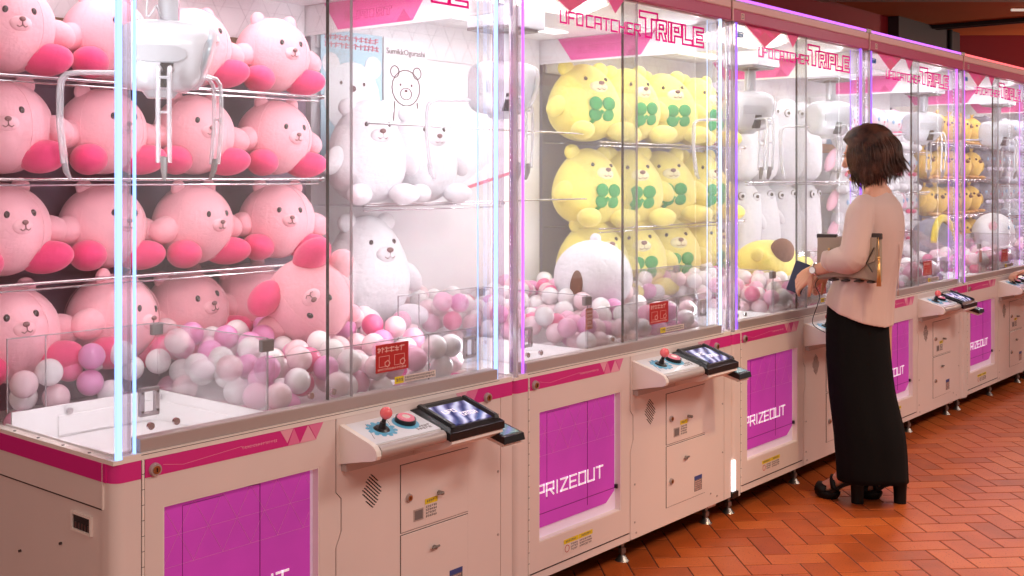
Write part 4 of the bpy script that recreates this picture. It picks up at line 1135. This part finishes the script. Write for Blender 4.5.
# ------------------------------------------------------------------ people
def catmull(pts, n=6):
    out = []; P = [V(p) for p in pts]
    for i in range(len(P)-1):
        a, b_, c, d = P[max(i-1, 0)], P[i], P[i+1], P[min(i+2, len(P)-1)]
        for k in range(n):
            t = k/n; out.append(.5*((2*b_)+(c-a)*t+(2*a-5*b_+4*c-d)*t*t+(3*b_-a-3*c+d)*t**3))
    out.append(P[-1]); return out
def limb(mb, pts, rs, n=16, sub=5):
    P = catmull([tuple(p) for p in pts], sub); Rr = [v.x for v in catmull([(r, 0, 0) for r in rs], sub)]
    mb.tube(P, Rr, n)
    mb.sph(P[0], Rr[0], n=14, m=8); mb.sph(P[-1], Rr[-1], n=14, m=8)
def hand(mb, wrist, fwd, nrm_, side, curl=.5, s=1.0, spread=.10):
    """palm + 4 fingers + thumb; nrm_ = back of the hand, side = +1 if the thumb is on +(fwd x nrm)"""
    f = V(fwd).normalized(); n_ = V(nrm_); n_ = (n_-f*n_.dot(f)).normalized(); t = f.cross(n_)*side; w = V(wrist)
    L_ = .085*s
    for k in range(5):
        q = -0.030+.015*k
        mb.tube([w+t*q*.55*s, w+f*L_*.5+t*q*s, w+f*L_*.97+t*q*1.05*s], [.015*s, .0135*s, .0115*s], 10, .95)
    for k, (q, l, r) in enumerate(((.031, .068, .0088), (.0105, .076, .0090), (-.0105, .070, .0086), (-.030, .056, .0078))):
        base = w+f*L_*.93+t*q*s; d = (f+t*q*spread*30*.1).normalized(); pts = [base]; ang = curl*(.35+.08*k)
        cur = base
        for j, fr_ in enumerate((.46, .30, .24)):
            dd = d*math.cos(ang)-n_*math.sin(ang); cur = cur+dd*l*fr_*s; pts.append(cur); ang += curl*(.75+.05*k)
        mb.tube(pts, [r*s*1.08, r*s*1.02, r*s*.94, r*s*.8], 10); 
        for p_, r2 in zip(pts, (1.08, 1.06, .98, .82)): mb.sph(p_, r*s*r2, n=10, m=6)
    b0 = w+f*.022*s+t*.028*s-n_*.004*s
    p1 = b0+(f*.6+t*.75-n_*.25).normalized()*.036*s; p2 = p1+(f*.85+t*.35-n_*(.3+curl*.3)).normalized()*.030*s; p3 = p2+(f*.9+t*.05-n_*(.3+curl*.5)).normalized()*.024*s
    mb.tube([b0, p1, p2, p3], [.0155*s, .012*s, .0105*s, .0085*s], 10)
    for p_, r2 in ((b0, .0155), (p1, .012), (p2, .0105), (p3, .0085)): mb.sph(p_, r2*s, n=10, m=6)
def head_shape(mb, c, rot, s=1.0):
    def f(p, q):
        # skull narrows to the chin; local +y = face
        if p.z < 0: q = V((q.x*(1-.26*(-p.z)**1.3), q.y*(1-.10*(-p.z))+(.014*(-p.z) if p.y > 0 else .012*p.z*-1), q.z))
        if p.y > .2: q.y -= .006
        return q
    mb.sph(c, (.074*s, .095*s, .112*s), rot, 28, 20, f)
    def P(x, y, z): return V(c)+rot@V((x*s, y*s, z*s))
    mb.tube([P(0, .082, .012), P(0, .096, -.014), P(0, .104, -.032)], [.007*s, .010*s, .012*s], 10); mb.sph(P(0, .098, -.033), (.014*s, .012*s, .009*s), rot, 10, 8)
    mb.sph(P(0, .086, -.058), (.020*s, .010*s, .006*s), rot, 12, 8); mb.sph(P(0, .084, -.066), (.017*s, .010*s, .006*s), rot, 12, 8)
    mb.sph(P(0, .076, -.095), (.020*s, .016*s, .014*s), rot, 12, 8)
    for sx in (-1, 1):
        mb.sph(P(sx*.030, .080, .024), (.018*s, .010*s, .006*s), rot, 10, 8)
        mb.sph(P(sx*.076, -.004, -.010), (.007*s, .018*s, .030*s), rot, 12, 8); mb.sph(P(sx*.080, .002, -.006), (.009*s, .012*s, .022*s), rot, 12, 8)
    return P
def remesh(mb, name, m, parent, vox=.0035, smooth_it=4):
    o = mb.build(name, m, parent)
    o2 = o.modifiers.new('r', 'REMESH'); o2.mode = 'VOXEL'; o2.voxel_size = vox; o2.use_smooth_shade = True
    sm = o.modifiers.new('s', 'SMOOTH'); sm.iterations = smooth_it; sm.factor = .5
    bpy.context.view_layer.update()
    me = bpy.data.meshes.new_from_object(o.evaluated_get(bpy.context.evaluated_depsgraph_get()))
    old = o.data; o.modifiers.clear(); o.data = me; bpy.data.meshes.remove(old)
    me.polygons.foreach_set('use_smooth', [True]*len(me.polygons))
    return o
def shell_rings(mb, prof, n=40, fn=None, cap=True):
    """prof: (z, cx, cy, rx, ry) -> rings; fn(k, a) -> extra (radial scale, dz)"""
    rings = []
    for k, (z, cx, cy, rx, ry) in enumerate(prof):
        ring = []
        for j in range(n):
            a = 2*PI*j/n; s_, dz_ = fn(k/(len(prof)-1), a) if fn else (1, 0)
            ring.append(V((cx+math.cos(a)*rx*s_, cy+math.sin(a)*ry*s_, z+dz_)))
        rings.append(ring)
    mb.ring_loft(rings, cap)
def smooth_prof(prof, n=5): 
    A = catmull([p[:3] for p in prof], n); B = catmull([(p[3], p[4], 0) for p in prof], n)
    return [(a.x, a.y, a.z, b_.x, b_.y) for a, b_ in zip([V((q.x, q.y, q.z)) for q in A], B)]

woman = empty('person', (4.86, 2.0, 0))
tag(woman, 'person with a dark bob, beige blouse and long black skirt, standing at the glass', 'person')
# local coordinates: x right, y towards the machines
sk = MB()
HC = V((.012, .046, 1.532)); hrot = Matrix.Rotation(math.radians(10), 3, 'Z') @ Matrix.Rotation(math.radians(-10), 3, 'X')
HP = head_shape(sk, HC, hrot)
limb(sk, [HC+V((0, -.025, -.06)), (.008, .01, 1.42), (.005, -.01, 1.34)], [.052, .048, .060])
# trunk
for z, y, rx, ry in ((1.33, -.01, .12, .055), (1.25, -.005, .135, .085), (1.15, .01, .120, .085), (1.05, .03, .105, .080), (.95, .05, .135, .095), (.87, .055, .145, .10)):
    sk.sph((0.005, y, z), (rx, ry, .085), n=20, m=12)
# left arm (bag under it), right arm
LS, LE, LW = V((-.145, .0, 1.300)), V((-.212, .024, 1.082)), V((-.178, .215, 1.020))
limb(sk, [LS, (LS+LE)/2+V((-.01, -.01, 0)), LE], [.042, .038, .033]); limb(sk, [LE, LE*.4+LW*.6, LW], [.034, .029, .021])
hand(sk, LW, (.05, .70, -.62), (-.85, .35, .35), -1, curl=.55, s=.92)
RS, RE, RW = V((.16, .0, 1.300)), V((.20, .06, 1.055)), V((.07, .25, 1.0))
limb(sk, [RS, (RS+RE)/2, RE], [.042, .038, .033]); limb(sk, [RE, (RE+RW)/2, RW], [.034, .029, .021])
hand(sk, RW, (-.45, .5, -.5), (.3, .5, .8), 1, curl=.9, s=.92)
# legs and feet
FA, FB = V((-.035, .066, 0)), V((.085, -.078, 0))
for hip, ft in ((V((-.07, .05, .88)), FA), (V((.085, .04, .88)), FB)):
    an = ft+V((0, .028, .165)); kn = (hip+an)/2+V((0, .02, .02))
    limb(sk, [hip, kn, an], [.080, .055, .036])
    limb(sk, [an, ft+V((0, .055, .125)), ft+V((0, .105, .072)), ft+V((0, .150, .045)), ft+V((0, .178, .042))], [.036, .032, .028, .026, .016])
    sk.sph(ft+V((0, .012, .115)), (.028, .034, .03), n=12, m=8)
    for t_ in range(5): sk.sph(ft+V((-.026+.013*t_, .180-.004*abs(t_-2), .042)), (.0075, .014, .008), n=8, m=6)
remesh(sk, 'body', 'skin', woman, .004, 3)
for sx in (-1, 1):
    b = MB(); b.sph(HP(sx*.030, .0885, .010), (.014, .006, .0065), hrot, 12, 8); e = b.build('eye', 'white', woman, True)
    b = MB(); b.sph(HP(sx*.030, .0925, .010), (.006, .003, .006), hrot, 10, 8); b.build('iris', 'eye', e, True)
# blouse: trunk + sleeves fused, then hem
bl = MB()
prof = smooth_prof([(1.372, .006, -.008, .060, .050), (1.345, .005, -.010, .115, .066), (1.30, .004, -.012, .160, .088), (1.22, .0, -.008, .160, .108), (1.10, .0, .006, .152, .112),
                    (1.0, .0, .032, .158, .118), (.93, .0, .052, .166, .128), (.865, 0, .066, .170, .136), (.80, 0, .072, .170, .140)])
def hemfn(t, a):
    back_ = .5-.5*math.sin(a)               # 1 at the back (-y)
    fold = 1+.020*math.sin(9*a)*t+.010*math.sin(17*a+1)*t
    return fold, (t**3)*(.105*(1-back_)**1.0-.02)
shell_rings(bl, prof, 56, hemfn)
limb(bl, [LS+V((.03, 0, .012)), LS+V((-.014, 0, -.03)), (LS+LE)/2+V((-.012, -.012, 0)), LE+V((.0, -.012, .010)), LE+V((.004, .045, -.004)), LE+V((.012, .092, -.010))], [.050, .060, .060, .062, .058, .044], 20)
limb(bl, [RS+V((-.03, 0, .012)), RS+V((.012, 0, -.03)), (RS+RE)/2, RE, RE*.6+RW*.4], [.050, .056, .054, .054, .046], 20)
blouse = remesh(bl, 'blouse', 'blouse', woman, .0045, 5)
b = MB(); b.tube([(-.01, -.118+.012, 1.20), (-.008, -.113, 1.12), (-.006, -.106, 1.02), (-.004, -.104, .92)], .0025, 6)
b.tube([(-.15, -.03, 1.215), (-.08, -.098, 1.205), (0, -.118, 1.20), (.08, -.10, 1.205), (.15, -.03, 1.215)], .0018, 6)
b.build('back_pleat', 'blouse', blouse, True)
b = MB(); c_ = LE+V((.010, .090, -.008)); d_ = (LW-LE).normalized()
b.ring_loft([[c_+d_*h+Matrix.Rotation(0, 3, 'X')@(V((1, 0, 0))*math.cos(a)*r+d_.cross(V((1, 0, 0)))*math.sin(a)*r) for a in [2*PI*j/24 for j in range(24)]] for h, r in ((-.01, .046), (.018, .048), (.022, .045), (.015, .040))], cap=False)
b.build('cuff', 'blouse', blouse, True)
# skirt
sb = MB()
prof = smooth_prof([(.93, 0, .065, .146, .112), (.86, 0, .078, .156, .122), (.72, 0, .080, .156, .128), (.5, .0, .062, .158, .134), (.3, .004, .028, .162, .146), (.112, .004, .014, .160, .146)])
def skfn(t, a):
    return 1+(.018*math.sin(6*a+.6)+.010*math.sin(11*a))*t + .01*math.sin(3*a)*(1-t), (t**4)*(.010*math.sin(2*a)+.008*math.sin(a))
shell_rings(sb, prof, 72, skfn, cap=False); skirt = sb.build('skirt', 'skirt', woman, True)
so = skirt.modifiers.new('thick', 'SOLIDIFY'); so.thickness = .003
b = MB(); shell_rings(b, [(.935, 0, .065, .148, .113), (.905, 0, .068, .151, .116)], 48, cap=False); b.build('waistband', 'skirt', skirt, True)
# hair: cap + strands
hb = MB()
def HL(x, y, z): return HC+hrot@V((x, y, z))
hrings = []
hp = [(.136, .012), (.130, .045), (.115, .072), (.085, .096), (.045, .108), (.0, .114), (-.045, .118), (-.08, .112), (-.105, .096)]
for z, r in hp:
    ring = []
    for j in range(40):
        a = 2*PI*j/40; y = math.sin(a); x = math.cos(a)
        ry = r*1.10; rx = r*.88
        yy = y*ry-.018
        if z < .085 and yy > .058:
            k = min(1, (.085-z)/.05); yy = yy*(1-k)+.050*k
        ring.append(HL(x*rx, yy, z))
    hrings.append(ring)
hb.ring_loft(hrings)
hair = remesh(hb, 'hair', 'hair', woman, .005, 3)
sb = MB(); hr_ = random.Random(9)
for k in range(470):
    a = hr_.uniform(-PI*1.1, PI*.1) if k < 330 else hr_.choice([hr_.uniform(.0, .95), PI-hr_.uniform(.0, .95)])
    cs, sn = math.cos(a), math.sin(a)
    lay = hr_.uniform(.97, 1.05); pts = []
    ln = hr_.uniform(.86, 1.02)*(1-.10*max(0, -sn-.45)/.55); flare = hr_.uniform(0, 1)**3*(.028 if sn > -.4 else .05)
    sw = hr_.uniform(-.06, .06); ph = hr_.uniform(0, 6)
    for j in range(12):
        t = j/11; z = .137-.285*t*ln
        r = .014+.106*math.sin(min(1, t*1.75)*PI/2)-(.030 if sn > -.5 else .012)*max(0, t-.62)/.38
        r = r*lay+flare*max(0, t-.75)*4 - .012*max(0, t-.8)*5*hr_.uniform(.3, 1)*(1 if flare < .008 else 0)
        aa = a+sw*t+.03*math.sin(9*t+ph)
        y = math.sin(aa)*r*(1.10 if sn < 0 else .90)-.018
        pts.append(HL(math.cos(aa)*r*.88*(1.0), y, z))
    w_ = hr_.uniform(.0030, .0055)
    sb.tube(pts, [w_*.6]+[w_]*8+[w_*.8, w_*.5, w_*.15], 6, .5)
sb.build('hair_strands', 'hair', hair, True)
# shoes
for ft, side in ((FA, 'l'), (FB, 'r')):
    b = MB()
    def foot_outline(z, sc_, y0=.08, y1=.200):
        pts = []
        for j in range(24):
            a = 2*PI*j/24; y = (y0+y1)/2+math.sin(a)*(y1-y0)/2; pts.append(ft+V((math.cos(a)*.042*sc_*(1.0), y, z)))
        return pts
    b.ring_loft([foot_outline(0.0, .86, .095, .178), foot_outline(.012, .98, .085, .197), foot_outline(.028, 1.0), foot_outline(.032, .95)])
    # arched sole from platform to heel
    rr_ = []
    for y, z0, z1, w_ in ((.14, .018, .032, .040), (.10, .030, .048, .035), (.06, .062, .078, .030), (.0, .088, .098, .032), (-.025, .090, .100, .026)):
        rr_.append([ft+V((-w_, y, z0)), ft+V((w_, y, z0)), ft+V((w_, y, z1)), ft+V((-w_, y, z1))])
    b.ring_loft(rr_); sh = b.build('sandal', 'shoe', woman, True, 40)
    b = MB(); b.ring_loft([[ft+V((math.cos(a)*.027*s2, .0+math.sin(a)*.029*s2, z)) for a in [2*PI*j/20 for j in range(20)]] for z, s2 in ((0, .92), (.05, .96), (.092, 1.06))]); b.build('block_heel', 'shoe', sh, True, 40)
    for (y, z, rx, rz, w_, tl) in ((.158, .036, .040, .030, .026, 0), (.095, .055, .037, .052, .012, .5), (.005, .10, .036, .035, .010, 0)):
        b = MB(); rg = []
        for dy in (-w_, w_): rg.append([ft+V((math.cos(a)*rx, y+dy+tl*math.sin(a)*.03, z+math.sin(a)*rz)) for a in [-.2+(PI+.4)*j/16 for j in range(17)]])
        vs = [p for r_2 in rg for p in r_2]; b.add(vs, [(j, j+1, 17+j+1, 17+j) for j in range(16)])
        st = b.build('shoe_strap', 'shoe', sh, True); so = st.modifiers.new('t', 'SOLIDIFY'); so.thickness = .004; so.offset = 1
    b = MB(); b.tube([ft+V((math.cos(a)*.038, .022+math.sin(a)*.040, .155-.012*math.sin(a))) for a in [2*PI*j/24 for j in range(25)]], .007, 8, .5); b.build('ankle_strap', 'shoe', sh, True)
# watch
b = MB(); wc = LW+(LE-LW).normalized()*.028; wd = (LW-LE).normalized(); wu = wd.cross(V((0, 0, 1))).normalized(); wv = wd.cross(wu)
b.tube([wc+wu*math.cos(a)*.027+wv*math.sin(a)*.027 for a in [2*PI*j/24 for j in range(25)]], .005, 8); wt = b.build('watch_band', 'chrome', woman, True)
b = MB(); wn = (-wu if wu.x > 0 else wu); b.cyl(wc+wn*.022, wc+wn*.033, .016, n=24); b.cur = 1; b.cyl(wc+wn*.033, wc+wn*.0336, .0135, n=24); b.build('watch_face', ['chrome', 'white'], wt, True, 40)
b = MB(); wc2 = LW+(LE-LW).normalized()*.008; b.tube([wc2+wu*math.cos(a)*.024+wv*math.sin(a)*.024 for a in [2*PI*j/24 for j in range(25)]], .0018, 6); b.build('bracelet', 'gold', wt, True)
# clutch bag under the arm (top-level, held)
bag = empty('clutch_bag', (4.693, 1.905, .985)); bag.scale = (1, .82, .95); bag.rotation_euler = (math.radians(0), 0, 0)
tag(bag, 'taupe leather clutch bag with dark trim held under the woman\'s left arm', 'bag')
b = MB(); rings = []
for t in [k/10 for k in range(11)]:
    y = .345*t; th = .022*(1-(2*t-1)**4*.5); z1 = .215-.02*t; z0 = .012*math.sin(PI*t)
    rings.append([V((-th, y, z0+.01)), V((-th*1.15, y, z0+.06)), V((-th*.9, y, z1-.05)), V((-.006, y, z1)), V((.006, y, z1)), V((th*.9, y, z1-.05)), V((th*1.15, y, z0+.06)), V((th, y, z0+.01)), V((0, y, z0))])
b.ring_loft(rings); b.build('bag_body', 'bag', bag, True, 50)
b = MB(); b.add([(-.026, .01, .205), (-.030, .02, .10), (-.030, .20, .03), (-.028, .335, .075), (-.026, .335, .195), (-.024, .01, .205), (-.026, .02, .10), (-.026, .20, .03), (-.026, .335, .075), (-.022, .335, .195)], [(0,1,2,3,4), (9,8,7,6,5), (0,5,6,1), (1,6,7,2), (2,7,8,3), (3,8,9,4), (4,9,5,0)]); b.build('bag_flap', 'bag', bag)
for y in (.03, .10, .17, .24): b = MB(); b.box(-.026, .024, y, y+.035, .0, .008, .002); b.build('bag_trim', 'bag_dark', bag)
for (y0_, y1_, z0_, z1_) in ((-.004, .09, .195, .222), (.24, .35, .19, .212)): b = MB(); b.box(-.012, .012, y0_, y1_, z0_, z1_, .004); b.build('bag_edge', 'bag_dark', bag)
b = MB(); b.tube([(-.034, .02, .16), (-.035, .06, .09), (-.030, .03, .05)], .003, 6); b.build('zip', 'bag_dark', bag)
b = MB(); b.tube([(-.03, .0, .205), (-.034, -.005, .16), (-.036, -.006, .12)], .0022, 6); b.sph((-.036, -.006, .115), .008, n=10, m=8)
for k in range(14): a = 2*PI*k/14; b.tube([(-.036+.004*math.cos(a), -.006+.004*math.sin(a), .11), (-.036+.010*math.cos(a), -.006+.010*math.sin(a), -.01)], .0018, 5)
b.build('tassel', 'gold', bag, True)
b = MB(); b.box(-.034, -.029, .262, .272, .11, .15, .001); b.build('bag_clasp', 'gold', bag)
b = MB(); b.tube(catmull([(.01, .33, .02), (-.02, .35, -.02), (-.03, .32, -.07), (-.01, .345, -.12), (-.03, .36, -.20), (-.01, .30, -.24)], 6), .0022, 6); b.build('bag_cord', 'black', bag, True)
# navy wallet / phone case in the left hand
wl = MB(); wl.box(-.006, .006, -.035, .035, -.07, .07, .003); wl = wl.build('wallet', 'navy'); wl.location = (4.742, 2.305, .985); wl.rotation_euler = (math.radians(18), math.radians(4), math.radians(10))
tag(wl, 'navy blue folded wallet held in the woman\'s left hand', 'wallet')

# the second player: only a hand reaches into the frame at the right edge
def player(x, y):
    t = empty('person', (x, y, 0)); tag(t, 'person at the right edge whose hand holds the joystick of the fifth machine', 'person')
    s_ = MB(); hc2 = V((0, .03, 1.56)); head_shape(s_, hc2, Matrix.Identity(3))
    limb(s_, [hc2+V((0, -.02, -.06)), (0, 0, 1.43), (0, -.01, 1.35)], [.055, .052, .065])
    jw = V((X0+4*W+.788, FR-.062, .80))-V((x, y, 0))
    wr = jw+V((.062, -.070, .020)); el = V((-.25, -.05, 1.02))
    limb(s_, [(-.18, 0, 1.32), (-.23, -.04, 1.16), el], [.045, .042, .036]); limb(s_, [el, (el+wr)/2, wr], [.036, .031, .023])
    hand(s_, wr, (jw-wr), (.2, -.1, .97), 1, curl=.85, s=.95)
    limb(s_, [(.18, 0, 1.32), (.24, 0, 1.1), (.25, .05, .86)], [.045, .038, .026]); hand(s_, (.25, .05, .86), (0, .1, -1), (1, 0, 0), 1, curl=.4)
    for sx in (-1, 1): limb(s_, [(sx*.09, 0, .9), (sx*.1, .01, .5), (sx*.1, -.01, .09)], [.085, .055, .038]); s_.sph((sx*.1, .06, .05), (.042, .12, .04))
    for z, rx in ((1.3, .14), (1.15, .13), (1.0, .125), (.92, .14)): s_.sph((0, 0, z), (rx, .09, .1))
    remesh(s_, 'body', 'skin', t, .005, 3)
    c_ = MB(); shell_rings(c_, smooth_prof([(1.39, 0, -.01, .07, .06), (1.35, 0, -.01, .16, .085), (1.2, 0, 0, .17, .12), (1.0, 0, 0, .16, .12), (.88, 0, 0, .17, .125)]), 40)
    limb(c_, [(-.17, 0, 1.33), (-.23, -.03, 1.2), el*.5+V((-.115, -.02, .58))], [.06, .058, .055]); limb(c_, [(.17, 0, 1.33), (.22, 0, 1.2), (.24, 0, 1.1)], [.06, .058, .055])
    remesh(c_, 'shirt', 'shirt_blue', t, .006, 3)
    q = MB()
    for sx in (-1, 1): limb(q, [(sx*.085, 0, .9), (sx*.1, .01, .5), (sx*.1, 0, .1)], [.1, .078, .06]); q.sph((sx*.1, .07, .045), (.05, .14, .045))
    q.sph((0, 0, .9), (.17, .12, .09)); remesh(q, 'trousers', 'skirt', t, .008, 3)
    q = MB(); q.sph(hc2+V((0, -.02, .03)), (.09, .11, .12)); q.build('hair', 'hair', t, True)
player(8.28, 1.84)

# ------------------------------------------------------------------ lights
def area(name, loc, size, power, col, rot=(0, 0, 0), sy=None, spread=None):
    l = bpy.data.lights.new(name, 'AREA'); l.energy = power; l.color = col; l.size = size
    if sy: l.shape = 'RECTANGLE'; l.size_y = sy
    if spread: l.spread = spread
    o = bpy.data.objects.new(name, l); C.objects.link(o); o.location = loc; o.rotation_euler = rot
    return o
for i in range(7):
    area('canopy_light', (X0+i*W+W/2, FR+.45, 2.055), 1.2, 8.0, (1, .98, 1), (0, 0, 0), .7)
    for u_, a_ in ((.085, -1), (1.335, 1)):
        area('corner_strip_light', (X0+i*W+u_, FR+.11, 1.45), .03, 4.6, (.93, .94, 1), (PI/2, 0, a_*math.radians(38)), 1.2)
for (x, y, p_) in ((1.0, .2, 52), (3.6, .4, 50), (6.4, .3, 48), (9.4, .3, 42)):
    area('unseen_room_light', (x, y-.4, CZ-.08), 1.3, p_, (1, .85, .76), (math.radians(14), 0, 0), .8)
area('unseen_room_light', (-1.2, 2.2, 2.6), 1.0, 22, (1, .84, .70), (0, math.radians(-50), 0), .8)  # unseen light added to brighten the first machine's left side
def spot(loc, tgt, p_, ang_, col):
    l = bpy.data.lights.new('room_spot_light', 'SPOT'); l.energy = p_; l.color = col; l.spot_size = math.radians(ang_); l.spot_blend = .9; l.shadow_soft_size = .06
    o = bpy.data.objects.new('room_spot_light', l); C.objects.link(o); o.location = loc
    o.rotation_euler = (V(tgt)-V(loc)).to_track_quat('-Z', 'Y').to_euler()
spot((3.9, .7, CZ-.1), (4.3, 1.7, 0), 110, 55, (1, .74, .42))
spot((5.6, .5, CZ-.1), (5.6, 1.4, 0), 50, 60, (1, .74, .55))
l = bpy.data.lights.new('far_fill_light', 'POINT'); l.energy = 220; l.color = (1, .82, .66); l.shadow_soft_size = .25
o = bpy.data.objects.new('far_fill_light', l); C.objects.link(o); o.location = (13.2, 1.75, 1.9)  # unseen fill added to brighten the far orange ceiling and red wall

w = bpy.data.worlds.new('world'); bpy.context.scene.world = w; w.use_nodes = True
w.node_tree.nodes['Background'].inputs[0].default_value = (1, .88, .85, 1); w.node_tree.nodes['Background'].inputs[1].default_value = .5
sc = bpy.context.scene
sc.view_settings.view_transform = 'Standard'; sc.view_settings.look = 'None'; sc.view_settings.gamma = 1; sc.view_settings.use_curve_mapping = False
sc.view_settings.exposure = 0.0
sc.cycles.max_bounces = 8; sc.cycles.transparent_max_bounces = 40; sc.cycles.diffuse_bounces = 4; sc.cycles.glossy_bounces = 3
sc.cycles.caustics_reflective = False; sc.cycles.caustics_refractive = False
sc.cycles.use_denoising = True
